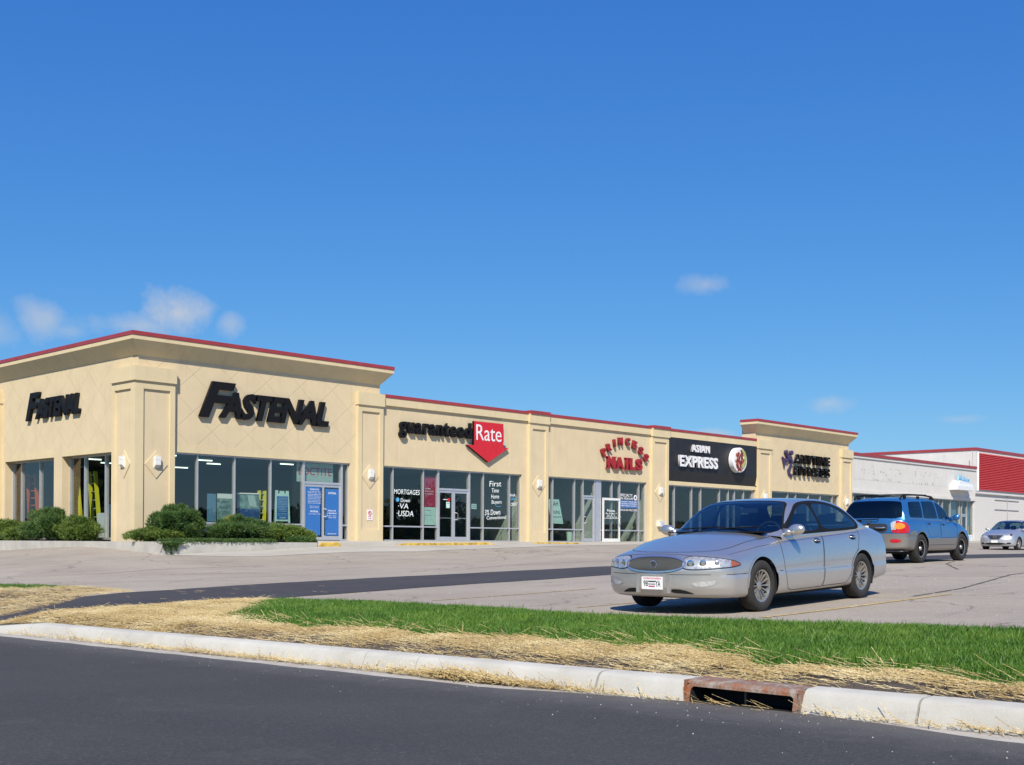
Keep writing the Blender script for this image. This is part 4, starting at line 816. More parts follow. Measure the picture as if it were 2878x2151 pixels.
simple('photo_sky', (.12, .26, .38), .5); simple('photo_sand', (.5, .4, .3), .5, 0, .4, 14); simple('photo_green', (.2, .34, .31), .5, 0, .7, 5); simple('photo_yellow', (.62, .44, .05), .5); simple('deep_blue', (.03, .09, .26), .5)
poster('tall_poster', 'narrow poster with blue sky top behind the first window', 'poster', 3.05, 3.42, .66, 1.66, .5, 'photo_sky'); 
t = poster('tool_poster', 'pale grey product poster with a yellow corner left of the window bar', 'poster', 3.42, 4.05, .66, 1.68, .44, 'photo_green', [('WERX', 3.6, 3.95, 1.34, 1.42, 'ink'), ('PRODUCTS', 3.5, 4.03, 1.12, 1.22, 'ink')]); mb = MB(); mb.prism([(3.72, .67), (4.04, .67), (4.04, .93), (3.9, .9), (3.74, .8)], (.43, .437), 'photo_yellow'); mb.box(3.43, 4.04, .43, .438, 1.5, 1.67, 'paper'); pin(mb.build('print'), t)
t = poster('sling_poster', 'large dark green poster with blue band and yellow print', 'poster', 4.28, 5.22, .66, 1.68, .44, 'photo_green', [('OPERATING AT', 4.36, 5.15, 1.0, 1.08, 'photo_yellow'), ('FULL CAPACITY', 4.36, 5.15, .88, .96, 'photo_yellow')]); mb = MB(); mb.box(4.29, 5.21, .433, .438, .8, 1.16, 'deep_blue'); mb.box(4.4, 4.6, .433, .438, .67, .76, 'photo_yellow'); mb.box(4.85, 5.05, .433, .438, .67, .76, 'photo_yellow'); mb.prism([(4.7, 1.66), (5.0, 1.66), (5.12, 1.22), (4.8, 1.25)], (.432, .437), 'loctite_cloth'); mb.tube([(4.26, .44, 1.7), (5.2, .44, 1.71)], .03, 'paper'); pin(mb.build('print'), t)
def ladder(lab, base, top, w_, m, n=9, face='y'):
    t = thing('ladder', base, lab, 'ladder'); mb = MB(); b = Vector(base); tp = Vector(top); ax = Vector((1, 0, 0)) if face == 'y' else Vector((0, 1, 0))
    for s_ in (-1, 1):
        mb = MB(); a0 = b+ax*w_*s_*1.15; a1 = tp+ax*w_*s_; d = (a1-a0).normalized(); n_ = ax; k_ = d.cross(n_); vs = [p+n_*i*.03+k_*j*.05 for p in (a0, a1) for i, j in ((-1.3, -1.3), (1.3, -1.3), (1.3, 1.3), (-1.3, 1.3))]; mb.add(vs, [(0, 1, 5, 4), (1, 2, 6, 5), (2, 3, 7, 6), (3, 0, 4, 7), (0, 3, 2, 1), (4, 5, 6, 7)], m); pin(mb.build('rail'), t)
    for i in range(n):
        f = (i+.6)/n; c_ = b.lerp(tp, f); ww = w_*(1.15-.15*f); mb = MB(); mb.tube([c_-ax*ww, c_+ax*ww], .026, 'aluminium' if m == 'yellow_frp' else 'orange_frp', 6); pin(mb.build('rung'), t)
ladder('yellow step ladder between posters and sandwich board in the front window', (5.42, .6, .62), (5.52, .7, 1.85), .12, 'yellow_frp', 5)
ladder('orange fibreglass ladder behind the leftmost side window panes', (.85, 9.45, .0), (.85, 9.75, 2.6), .34, 'orange_frp', 9, 'x')
ladder('second orange ladder at the far edge of the leftmost side window', (.8, 10.75, .0), (.8, 10.9, 2.6), .25, 'orange_frp', 9, 'x')
ladder('yellow ladder leaning left in the side window near the corner', (.78, 5.55, .0), (.78, 5.95, 2.35), .16, 'yellow_frp', 8, 'x')
ladder('tall yellow ladder leaning in the middle of the side window near the corner', (.82, 4.3, .0), (.82, 4.7, 2.5), .22, 'yellow_frp', 8, 'x')
mb = MB(); mb.box(.6, 1.1, 2.2, 3.9, 0, .95, 'sign_cloud'); mb.box(.62, 1.05, 2.4, 3.3, .951, 1.25, 'pale_blue'); setp(mb.build('stacked_boxes'), 'pale stacked boxes inside the side window beside the corner', 'boxes')
# mortgage shop writing
def hand(s, x0, x1, z0, z1, m='marker_white', rot=.0): return text(s, x0, x1, z0, z1, .142, m, depth=.003, off=.0, rot=rot, shear=.12)
t = thing('window_writing', (0, 0, 0), 'white handwriting MORTGAGES Down VA USDA on the second pane', 'window writing')
for s, a, b, c, d in [('MORTGAGES', 11.52, 12.92, 1.92, 2.12), ('Down', 11.88, 12.38, 1.6, 1.75), ('·VA', 11.75, 12.3, 1.33, 1.54), ('·USDA', 11.68, 12.58, 1.02, 1.25)]: hand(s, a, b, c, d).parent = t
mb = MB(); mb.tube([(11.72, .142, 1.69), (11.72, .139, 1.69)], .085, 'marker_blue', 16); mb.build('blue_dot', t)
t = thing('window_writing', (0, 0, 0), 'white handwriting First Time Home Buyers 3% Down Conventional', 'window writing')
for s, a, b, c, d in [('First', 17.0, 17.75, 2.44, 2.68), ('Time', 17.15, 17.6, 2.17, 2.36), ('Home', 17.12, 17.62, 1.91, 2.09), ('Buyers', 17.15, 17.78, 1.63, 1.84), ('3% Down', 16.73, 17.7, 1.18, 1.42), ('Conventional', 16.85, 18.08, 1.0, 1.15)]: hand(s, a, b, c, d, rot=.05).parent = t
mb = MB(); mb.box(17.4, 17.72, .139, .142, 1.56, 1.575, 'marker_blue'); mb.build('underline', t)
t = thing('window_writing', (0, 0, 0), 'white handwriting FHA 580 Credit on the narrow right pane', 'window writing')
for s, a, b, c, d, m_ in [('FHA', 18.33, 18.66, 2.02, 2.15, 'marker_white'), ('580', 18.34, 18.6, 1.87, 1.98, 'marker_blue'), ('CREDIT', 18.36, 18.8, 1.62, 1.76, 'marker_white')]: hand(s, a, b, c, d, m_, .06).parent = t
poster('red_poster', 'dark red poster with small white print beside the mortgage shop doors', 'poster', 13.22, 13.86, 1.44, 2.73, .24, 'red_poster', [('Low rates,', 13.3, 13.62, 2.17, 2.25, 'sign_white'), ('great service,', 13.3, 13.8, 2.06, 2.13, 'sign_white'), ('no surprises', 13.3, 13.76, 1.95, 2.02, 'sign_white')])
t = poster('teal_poster', 'pale green poster under the dark red one', 'poster', 13.22, 13.86, .68, 1.43, .2, 'teal_poster', [('guaranteed', 13.28, 13.58, 1.27, 1.31, 'ink'), ('home loans', 13.28, 13.6, 1.08, 1.11, 'ink')]); mb = MB(); mb.prism([(13.62, 1.32), (13.62, 1.22), (13.58, 1.22), (13.7, 1.12), (13.82, 1.22), (13.78, 1.22), (13.78, 1.32)], (.232, .238), 'red_poster'); pin(mb.build('print'), t)
poster('window_note', 'small pale note right of the mortgage shop doors', 'note', 16.0, 16.3, 1.42, 1.64, .22, 'teal_poster', [('OPEN', 16.04, 16.26, 1.55, 1.6, 'ink'), ('WELCOME', 16.03, 16.27, 1.47, 1.51, 'ink')])
t = poster('door_note', 'small white note with red arrow mark on the left mortgage shop door', 'note', 14.42, 14.62, 1.42, 1.68, .13, 'teal_poster', [('HOURS', 14.45, 14.59, 1.6, 1.63, 'ink')]); mb = MB(); mb.box(14.24, 14.5, .131, .136, 1.76, 1.79, 'sign_white'); mb.prism([(14.48, 1.83), (14.48, 1.75), (14.56, 1.69), (14.64, 1.75), (14.64, 1.83)], (.13, .136), 'red_plastic'); pin(mb.build('print'), t)
# leasing sign (hung askew), spa poster, salon door print
t = thing('leasing_sign', (21.45, .3, .9), 'pale green LEASING sign hanging askew inside the salon window', 'sign'); mb = MB(); mb.prism([(21.28, .88), (22.1, .86), (21.78, 2.0), (20.95, 2.0)], (.3, .31), 'teal_poster'); pin(mb.build('sheet'), t)
for s, a, b, c, d in [('ZAH', 21.2, 21.72, 1.68, 1.92), ('LEASING', 21.2, 21.86, 1.32, 1.48), ('608-555-0199', 21.3, 21.95, 1.13, 1.22)]: pin(text(s, a, b, c, d, .297, 'ink', depth=.002, off=.01), t)
simple('spa_blue', (.07, .17, .42), .5)
t = poster('spa_poster', 'white and blue SPECIALTY SPA PEDICURE poster right of the salon door', 'poster', 26.1, 27.5, 1.72, 2.1, .13, 'spa_blue', [('SPECIALTY', 26.12, 27.1, 2.28, 2.42, 'sign_white'), ('SPA PEDICURE', 26.1, 27.15, 2.13, 2.24, 'sign_white'), ('* MANICURE  * ACRYLIC NAILS', 26.15, 27.45, 2.0, 2.06, 'sign_white'), ('* GEL NAILS  * DIP POWDER', 26.15, 27.45, 1.9, 1.96, 'sign_white'), ('* PINK WHITE * WAXING', 26.15, 27.4, 1.8, 1.86, 'sign_white'), ('WALK-INS WELCOME', 26.12, 27.45, 1.57, 1.67, 'sign_white')]); mb = MB(); mb.tube([(27.33, .14, 2.25), (27.33, .13, 2.25)], .14, 'sign_white', 20); mb.tube([(27.33, .129, 2.25), (27.33, .125, 2.25)], .07, 'spa_blue', 20); pin(mb.build('badge'), t)
t = thing('door_writing', (0, 0, 0), 'small white print lines on the glass of the white framed salon door', 'window writing')
for s, a, b, c, d in [('Princess', 25.0, 25.6, 1.5, 1.62), ('Mon - Fri  Nails  9 - 7', 24.9, 25.75, 1.38, 1.46), ('Sat  9 - 5', 25.0, 25.6, 1.3, 1.36), ('WALK-INS WELCOME', 24.92, 25.75, 1.22, 1.27)]: text(s, a, b, c, d, .035, 'marker_white', depth=.002, off=.01).parent = t
simple('terracotta', (.34, .12, .07), .6); mb = MB(); mb.box(25.1, 25.45, .9, 1.25, 0, .66, 'terracotta'); mb.box(25.06, 25.49, .86, 1.29, .661, .74, 'terracotta'); setp(mb.build('waste_bin'), 'reddish brown square bin standing inside the salon door', 'bin')
mb = MB(); mb.tube([(23.0, .7, .0), (23.0, .7, .5)], [.12, .16], 'teal_poster', 16); setp(mb.build('bucket'), 'pale green bucket inside the salon window by the inner door', 'bucket')
# wall fittings
t = thing('no_parking_sign', (10.06, -.1, .82), 'small white no parking sign on the pilaster beside the first shop', 'sign'); mb = MB(); mb.box(9.92, 10.2, -.105, -.095, .82, 1.24, 'sign_white'); pin(mb.build('plate'), t)
mb = MB(); n = 24; ring = [(10.06+.08*math.cos(6.283*i/n), 1.1+.08*math.sin(6.283*i/n)) for i in range(n)]; mb.tube([(a, -.108, b) for a, b in ring], .012, 'red_plastic', 6, closed=True); mb.tube([(10.005, -.109, 1.155), (10.115, -.109, 1.045)], .009, 'red_plastic', 6); pin(mb.build('symbol'), t); pin(text('P', 10.03, 10.09, 1.06, 1.14, -.107, 'ink', depth=.002, off=.02), t); pin(text('FIRE', 9.98, 10.14, .94, .98, -.107, 'red_plastic', depth=.002, off=.02), t); pin(text('LANE', 9.98, 10.14, .87, .91, -.107, 'red_plastic', depth=.002, off=.02), t)
t = thing('mailbox', (29.05, -.1, .8), 'white slotted mail box on the pilaster left of the black sign bay', 'mail box'); mb = MB(); mb.box(28.8, 29.3, -.27, -.0905, .84, 1.08, 'white_paint'); mb.prism([(28.78, 1.081), (29.32, 1.081), (29.3, 1.12), (28.8, 1.12)], (-.29, -.0905), 'white_paint'); pin(mb.build('box'), t); mb = MB()
for i in range(4): mb.box(28.95, 29.24, -.274, -.271, .9+.035*i, .915+.035*i, 'grey_panel')
pin(mb.build('slots'), t)
mb = MB(); mb.box(66.3, 67.2, .08, .095, .3, .75, 'sign_white'); o = setp(mb.build('window_notice'), 'small white and blue notice low on the glass at the far shop door', 'notice'); text('OPEN', 66.4, 67.1, .55, .7, .078, 'pale_blue', depth=.002, parent=o, off=.02); text('NOW', 66.45, 67.05, .36, .5, .078, 'pale_blue', depth=.002, parent=o, off=.02)
mb = MB(); mb.box(63.6, 64.9, .3, .31, .6, 3.1, 'photo_sky'); mb.box(66.35, 67.2, .3, .31, 1.4, 3.1, 'photo_sky'); setp(mb.build('window_poster'), 'blue window graphics beside the far glass door', 'poster')

# ------------------------------------------------------------------ shrubs
def shrub(name, lab, cx, cy, zb, rx, ry, h, mat, n=2600, seed=1, spiky=.5, leaf=.055, lobes=9):
    r = np.random.default_rng(seed); t = thing(name, (cx, cy, zb), lab, 'shrub', 'shrubs in the concrete planter')
    lc = [(0, 0, h*.47, 1.0)]+[(r.uniform(-.62, .62)*rx, r.uniform(-.6, .6)*ry, h*r.uniform(.25, .66), r.uniform(.42, .62)) for _ in range(lobes)]
    for _ in range(46):
        A = r.uniform(0, 6.283); e_ = r.uniform(.05, 1.45); q_ = r.uniform(.55, 1.05); lc.append((rx*q_*math.cos(A)*math.cos(e_), ry*q_*math.sin(A)*math.cos(e_), h*(.42+.42*math.sin(e_))*r.uniform(.7, 1.3), r.uniform(.12, .28)))
    P = []; Nn = []
    for (a, b, c, s_) in lc:
        k_ = int(n*s_**1.5/sum(q[3]**1.5 for q in lc)); d = r.normal(size=(k_, 3)); d /= np.linalg.norm(d, axis=1)[:, None]; d[:, 2] = np.where(d[:, 2] < -.75, -d[:, 2], d[:, 2])
        rad = (.72+.33*r.random(k_)**.6+(r.random(k_) < .06)*.18)[:, None]*s_*np.array([rx*.78, ry*.78, h*.52]); P.append(np.array([a, b, c])+d*rad); Nn.append(d)
    P = np.concatenate(P); Nn = np.concatenate(Nn); k = P[:, 2] > -.05; P, Nn = P[k], Nn[k]; m_ = len(P)
    # each sprig: a tuft of three slim blades pointing out and up
    V = []; F = []
    for q in range(4):
        d = Nn+r.normal(0, .55, (m_, 3)); d[:, 2] += spiky; d /= np.linalg.norm(d, axis=1)[:, None]; s_ = np.cross(d, r.normal(size=(m_, 3))); s_ /= np.linalg.norm(s_, axis=1)[:, None]; L_ = leaf*r.uniform(.8, 2.4, m_)[:, None]; w_ = leaf*.15
        b0 = sum(len(v_) for v_ in V); V += [P-s_*w_, P+s_*w_, P+d*L_*.6+s_*w_*.9, P+d*L_]
        i = np.arange(m_); F.append(np.stack([b0+i, b0+m_+i, b0+2*m_+i, b0+3*m_+i], 1))
    o = npmesh('foliage', np.concatenate(V), np.concatenate(F), [mat], parent=t)
    mb = MB()
    for _ in range(7): a = r.uniform(0, 6.28); mb.tube([(0, 0, -.1), (rx*.25*math.cos(a), ry*.25*math.sin(a), h*.35), (rx*.55*math.cos(a), ry*.55*math.sin(a), h*.62)], [.03, .02, .008], 'bark', 5)
    mb.build('branches', t)
# (side bed)
shrub('juniper_shrub', 'low yellowish green juniper at the left edge of the picture', -.55, 11.6, -.12, .55, 1.9, .78, 'needles', 7000, 1, .5, .06)
shrub('juniper_shrub', 'low spreading juniper under the leftmost side window', -.55, 8.5, -.12, .6, 2.3, .74, 'needles', 8000, 2, .35, .065, 12)
shrub('pine_shrub', 'rounded dark mugo pine under the side window near the corner', -.5, 5.3, -.12, .65, 1.45, 1.10, 'needles_blue', 9000, 3, .7, .07)
shrub('juniper_shrub', 'juniper with reddish tips just left of the corner pilaster', -.5, 3.1, -.12, .6, 1.35, .78, 'needles', 7000, 4, .35, .065)
shrub('juniper_shrub', 'small flat juniper in front of the corner pilaster', -.35, -1.9, -.12, .95, .75, .45, 'needles', 5500, 5, .15, .055)
shrub('pine_shrub', 'round spiky mugo pine right of the corner pilaster', .45, -2.0, -.12, .8, .75, 1.08, 'needles_blue', 10000, 6, .9, .07, 8)
shrub('juniper_shrub', 'wide juniper below the posters in the front window', 2.6, -2.3, -.12, 1.2, .85, .80, 'needles_blue', 9000, 7, .5, .065, 12)
shrub('juniper_shrub', 'low juniper spreading towards the blue shop doors', 4.2, -2.3, -.12, 1.4, .8, .58, 'needles', 8500, 8, .35, .06, 12)
shrub('creeping_plant', 'bright yellow green creeping plant at the right end of the planter', 4.45, -3.3, -.14, .55, .3, .2, 'creeper', 1500, 9, .2, .06, 5)
def cover():
    r = np.random.default_rng(31); n = 9000; x = r.uniform(-1.1, 3.0, n); y = r.uniform(-3.85, -2.9, n); k = (x > -.9); x, y = x[k], y[k]
    xs_ = r.normal(-.95, .2, 700); ys_ = np.full(700, -3.84)-r.random(700)*.06; zs_ = -.1-r.random(700)**1.3*.38*np.clip(.6+.4*np.sin(xs_*31), 0, 1)*np.clip(1.2-np.abs(xs_+.95)/.4, 0, 1)
    z = -.1+r.random(len(x))*.12; x = np.r_[x, xs_]; y = np.r_[y, ys_]; z = np.r_[z, zs_]; m_ = len(x); P = np.stack([x, y, z], 1); V = []; F = []
    for q in range(2):
        d = r.normal(0, .6, (m_, 3)); d[:, 2] += .4; d /= np.linalg.norm(d, axis=1)[:, None]; s_ = np.cross(d, r.normal(size=(m_, 3))); s_ /= np.linalg.norm(s_, axis=1)[:, None]; b0 = sum(len(v_) for v_ in V); V += [P-s_*.012, P+s_*.012, P+d*.06]; i = np.arange(m_); F.append(np.stack([b0+i, b0+m_+i, b0+2*m_+i], 1))
    setp(npmesh('ground_cover', np.concatenate(V), np.concatenate(F), ['creeper']), kind='stuff')
cover()
# far wood across the lot, seen mirrored in the glass
def wood():
    r = np.random.default_rng(5); V = []; F = []; n = 0
    cl = [(x, -178+r.uniform(-12, 12), r.uniform(5, 9)) for x in np.arange(-160, 420, 7)]+[(x, -190, r.uniform(7, 11)) for x in np.arange(-160, 420, 11)]+[(150, -150, 14), (157, -152, 12), (143, -151, 12)]+[(-150, y, r.uniform(6, 10)) for y in np.arange(-180, 200, 8)]+[(-46-.55*q+r.uniform(-5, 5), 85+q*1.0+r.uniform(-6, 6), r.uniform(15, 22)) for q in np.arange(0, 110, 4)]
    for (x, y, h) in cl:
        m_ = 420; d = r.normal(size=(m_, 3)); d /= np.linalg.norm(d, axis=1)[:, None]; P = np.array([x, y, h*.45-1.5])+d*np.array([5, 4, h*.5])*r.uniform(.75, 1.08, m_)[:, None]
        s_ = r.normal(size=(m_, 3)); s_ /= np.linalg.norm(s_, axis=1)[:, None]; u_ = np.cross(d, s_); L_ = .9
        V.append(np.stack([P-s_*L_, P+s_*L_, P+u_*L_*1.3], 1).reshape(-1, 3)); i = n+np.arange(m_)*3; F.append(np.stack([i, i+1, i+2], 1)); n += m_*3
    setp(npmesh('distant_wood', np.concatenate(V), np.concatenate(F), ['far_leaf']), kind='stuff')
wood()
# ------------------------------------------------------------------ vehicles
def paint(name, col, metal=.55, rough=.32, dirt=0):
    k = NT(name); n = k.noise(260, 2, .5); c = k.mix(k.ramp(n, [(.35, (0, 0, 0)), (.65, (1, 1, 1))]), tuple(x*.94 for x in col), tuple(min(1, x*1.05) for x in col))
    if dirt:
        sp = k.n('ShaderNodeSeparateXYZ'); k.l(k.obj(), sp.inputs[0]); f = k.math('MULTIPLY', k.math('SUBTRACT', k.math('ADD', .55, k.math('MULTIPLY', k.noise(4, 5, .7), .25)), sp.outputs[2]), 1.8, clamp=True)
        c = k.mix(k.math('MULTIPLY', f, dirt), c, (.27, .235, .20)); k.set(Roughness=k.math('ADD', rough, k.math('MULTIPLY', f, .3))); k.set(Metallic=k.math('SUBTRACT', metal, k.math('MULTIPLY', f, metal*.6)))
    else: k.set(Roughness=rough, Metallic=metal)
    k.base(c); k.b.inputs['Coat Weight'].default_value = .8; k.b.inputs['Coat Roughness'].default_value = .06; M[name] = k.m
paint('silver_blue_paint', (.63, .615, .59), .80, .26, .6); simple('ring_silver', (.72, .72, .73), .2, .9, .03); paint('blue_paint', (.035, .17, .42), .5, .3, .25); paint('cladding', (.20, .19, .175), .4, .45, .45); paint('grey_paint', (.46, .48, .53), .6, .34, .2)
simple('tyre', (.028, .027, .026), .85, 0, .25, 6); simple('alloy', (.50, .48, .45), .35, .75, .15, 20); simple('chrome', (.75, .75, .76), .12, 1.0, .02); simple('seam', (.02, .022, .028), .7); simple('well', (.012, .012, .012), .95)
simple('grille_mesh', (.03, .033, .033), .6, .0); simple('grille_bar_dark', (.12, .125, .12), .4, .6); simple('lens_back', (.62, .62, .60), .2, .6, .5, 26); simple('amber_lens', (.36, .09, .025), .25, 0, .2, 20, coat=1); simple('red_lens', (.5, .01, .02), .2, 0, .25, 25, coat=1); simple('orange_lens', (.85, .28, .02), .25, 0, .2, coat=1); simple('clear_lens', (.62, .62, .63), .15, .3, .35, 30, coat=1)
simple('trim_black', (.010, .010, .011), .6, spec=.15); simple('seat_fabric', (.16, .16, .17), .9); simple('dash', (.06, .065, .07), .7); simple('brown_trim', (.11, .085, .075), .5); simple('mirror_glass', (.6, .65, .7), .03, 1.0)
def curve(pts):
    P = np.array(sorted(pts), float); x, y = P[:, 0], P[:, 1]; h = np.diff(x); d = np.diff(y)/h; m = np.zeros(len(x)); m[0], m[-1] = d[0], d[-1]
    for i in range(1, len(x)-1): m[i] = 0 if d[i-1]*d[i] <= 0 else 2*d[i-1]*d[i]/(d[i-1]+d[i]) if True else 0
    def f(t):
        t = np.clip(np.asarray(t, float), x[0], x[-1]); i = np.clip(np.searchsorted(x, t)-1, 0, len(h)-1); s = (t-x[i])/h[i]
        return (2*s**3-3*s**2+1)*y[i]+(s**3-2*s**2+s)*h[i]*m[i]+(-2*s**3+3*s**2)*y[i+1]+(s**3-s**2)*h[i]*m[i+1]
    return f
def sst(a, b, x): t = np.clip((x-a)/(b-a), 0, 1); return t*t*(3-2*t)
def bspline(C, n):
    """C: (S,K,2) control polygons -> (S,n,2) clamped uniform cubic b-spline"""
    K = C.shape[1]; C = np.concatenate([C[:, :1], C[:, :1], C, C[:, -1:], C[:, -1:]], 1); t = np.linspace(0, K+1-1e-6, n); i = t.astype(int); u = (t-i)[None, :, None]
    a, b, c, d = C[:, i], C[:, i+1], C[:, i+2], C[:, i+3]
    return ((1-u)**3*a+(3*u**3-6*u**2+4)*b+(-3*u**3+3*u**2+3*u+1)*c+u**3*d)/6
def poly_sdf(pts):
    P = np.array(pts, float); Q = np.roll(P, -1, 0)
    def f(p):
        p = np.asarray(p, float); best = np.full(len(p), 1e9); ins = np.zeros(len(p), bool)
        for a, b in zip(P, Q):
            ab = b-a; t = np.clip(((p-a)@ab)/(ab@ab+1e-12), 0, 1); q = a+t[:, None]*ab; best = np.minimum(best, np.hypot(*(p-q).T))
            c = ((a[1] > p[:, 1]) != (b[1] > p[:, 1])); xx = (b[0]-a[0])*(p[:, 1]-a[1])/(b[1]-a[1]+1e-12)+a[0]; ins ^= c & (p[:, 0] < xx)
        return np.where(ins, -best, best)
    return f
def smooth_poly(pts, it=2):
    P = np.array(pts, float)
    for _ in range(it): Q = np.roll(P, -1, 0); P = np.stack([.75*P+.25*Q, .25*P+.75*Q], 1).reshape(-1, 2)
    return P
class Surf:
    def __init__(s, V, F): s.V = V; s.F = F; s.lab = np.zeros(len(F), int); s.names = ['body']
    def region(s, name, fn, only=None, snap=True, it=4):
        """faces whose centre has fn < 0 (fn takes (n,3) points) and pass `only` become a region; border vertices slide onto fn = 0"""
        c = s.V[s.F].mean(1); d = fn(c); ok = (d < 0)
        gate = np.ones(len(s.F), bool) if only is None else only(c)
        base = (s.lab == 0) & gate
        sel = ok & base; s.names.append(name); k = len(s.names)-1; s.lab[sel] = k
        if snap and sel.any():
            inn = np.zeros(len(s.V), bool); out = np.zeros(len(s.V), bool); inn[s.F[sel].ravel()] = 1; out[s.F[(~ok) & base].ravel()] = 1
            idx = np.where(inn & out)[0]
            if not hasattr(s, 'N'):
                a_, b_, c_, d_ = (s.V[s.F[:, q]] for q in range(4)); fn_ = np.cross(c_-a_, d_-b_); s.N = np.zeros_like(s.V)
                for q in range(4): np.add.at(s.N, s.F[:, q], fn_)
                s.N /= np.linalg.norm(s.N, axis=1)[:, None]+1e-12
            nn = s.N[idx]
            for _ in range(it):
                p = s.V[idx]; e = 1e-3; d0 = fn(p); g = np.stack([(fn(p+np.array(v))-d0)/e for v in ((e, 0, 0), (0, e, 0), (0, 0, e))], 1); g -= (g*nn).sum(1)[:, None]*nn; gl = (g**2).sum(1); st = (-d0/np.maximum(gl, .08))[:, None]*g; L_ = np.linalg.norm(st, axis=1)[:, None]; st *= np.minimum(1, .03/np.maximum(L_, 1e-9)); s.V[idx] = p+st
        return sel
    def mesh(s, name, k, mats, parent, fm=None):
        sel = s.lab == k; F = s.F[sel]; u, inv = np.unique(F, return_inverse=True); o = npmesh(name, s.V[u], inv.reshape(F.shape), mats, fm, True, parent); return o
    def bvh(s, keep=None):
        F = s.F if keep is None else s.F[keep]; return BVHTree.FromPolygons([tuple(v) for v in s.V], [tuple(int(i) for i in f) for f in F])
def lower_body(S):
    xn, xt = S['xn'], S['xt']; dx = S.get('dx', .02); N = int((xn-xt)/dx)
    # stations: dense fillets at both ends
    r = S.get('fil', .11); a = np.linspace(0, math.pi/2, 9); front = xn-r*(1-np.sin(a))[::-1]; front = xn-r+r*np.sin(a); rear = xt+r-r*np.sin(a); mid = np.linspace(xn-r, xt+r, N)[1:-1]; X = np.concatenate([front[::-1], mid, rear])
    inset = np.zeros(len(X)); df = xn-X; inset = np.where(df < r, r-np.sqrt(np.maximum(0, r*r-(r-df)**2)), 0); dr = X-xt; inset = np.maximum(inset, np.where(dr < r, r-np.sqrt(np.maximum(0, r*r-(r-dr)**2)), 0))
    zt, zs, ws, wm, zb = (curve(S[k_])(X) for k_ in ('zt', 'zs', 'ws', 'wm', 'zb')); ws = ws-inset; wm = wm-inset; zt = zt-inset*.55; zs = zs-inset*.55; zb = zb+inset*.5
    zm = S.get('zmid', .58); C = np.zeros((len(X), 12, 2)); H = zs-zb
    crown = zt-zs
    C[:, 0] = np.stack([0*X, zt], 1); C[:, 1] = np.stack([ws*.4, zt-crown*.06], 1); C[:, 2] = np.stack([ws*.75, zt-crown*.38], 1); C[:, 3] = np.stack([ws*.96, zs+.005], 1); C[:, 4] = np.stack([ws+.018, zs-.035], 1)
    C[:, 5] = np.stack([(ws+wm)/2+.01, zb+H*.80], 1); C[:, 6] = np.stack([wm, zb+H*.58], 1); C[:, 7] = np.stack([wm, zb+H*.36], 1); C[:, 8] = np.stack([wm-.01, zb+H*.14], 1); C[:, 9] = np.stack([wm-.035, zb], 1); C[:, 10] = np.stack([wm*.8, zb-.005], 1); C[:, 11] = np.stack([0*X, zb], 1)
    n = S.get('nsec', 70); Y = bspline(C, n); W0 = S['W']
    def bend(y, z):
        f = -S['bf']*(np.abs(y)/W0)**S.get('pf', 2.6)-S.get('tf', .5)*np.maximum(0, z-S.get('nz', .52))**1.6-S.get('uf', .4)*np.maximum(0, .34-z)
        return f
    def bendr(y, z): return S['br']*(np.abs(y)/W0)**S.get('pr', 2.8)+S.get('tr', .3)*np.maximum(0, z-S.get('tz', .75))**1.5+S.get('ur', .3)*np.maximum(0, .34-z)
    y, z = Y[..., 0], Y[..., 1]; cl = S.get('crease')
    if cl: y = y+np.where(y > .5, .014*sst(cl+.012, cl-.012, z)*np.where(y > wm[:, None]-.12, 1, 0), 0)
    x = X[:, None]+sst(xn-S.get('lf', 1.2), xn, X)[:, None]*bend(y, z)+sst(xt+S.get('lr', 1.0), xt, X)[:, None]*bendr(y, z)
    half = np.stack([x, y, z], -1)
    full = np.concatenate([half, (half*np.array([1, -1, 1]))[:, -2:0:-1]], 1); m = full.shape[1]; V = full.reshape(-1, 3); F = []
    ns = len(X); i = np.arange(ns-1)[:, None]; j = np.arange(m)[None]; F = np.stack([i*m+j, i*m+(j+1) % m, (i+1)*m+(j+1) % m, (i+1)*m+j], -1).reshape(-1, 4)
    # end caps as shrinking rings
    Vs = [V]; Fs = [F]; base = len(V); R = 14
    for end, xe, bn in ((0, xn, bend), (ns-1, xt, bendr)):
        ring = full[end]; zc = ring[:, 2].mean(); prev = end*m+np.arange(m)
        for q in range(1, R+1):
            t = 1-q/R*.995; yy = ring[:, 1]*t; zz = zc+(ring[:, 2]-zc)*t; xx = xe+bn(yy, zz)+(.02*(1-t)*(1 if end == 0 else -1)); Vs.append(np.stack([xx, yy, zz], 1)); cur = base+np.arange(m); base += m
            f = np.stack([prev, np.roll(prev, -1), np.roll(cur, -1), cur], 1); Fs.append(f if end else f[:, ::-1]); prev = cur
    return Surf(np.concatenate(Vs), np.concatenate(Fs)[:, ::-1])
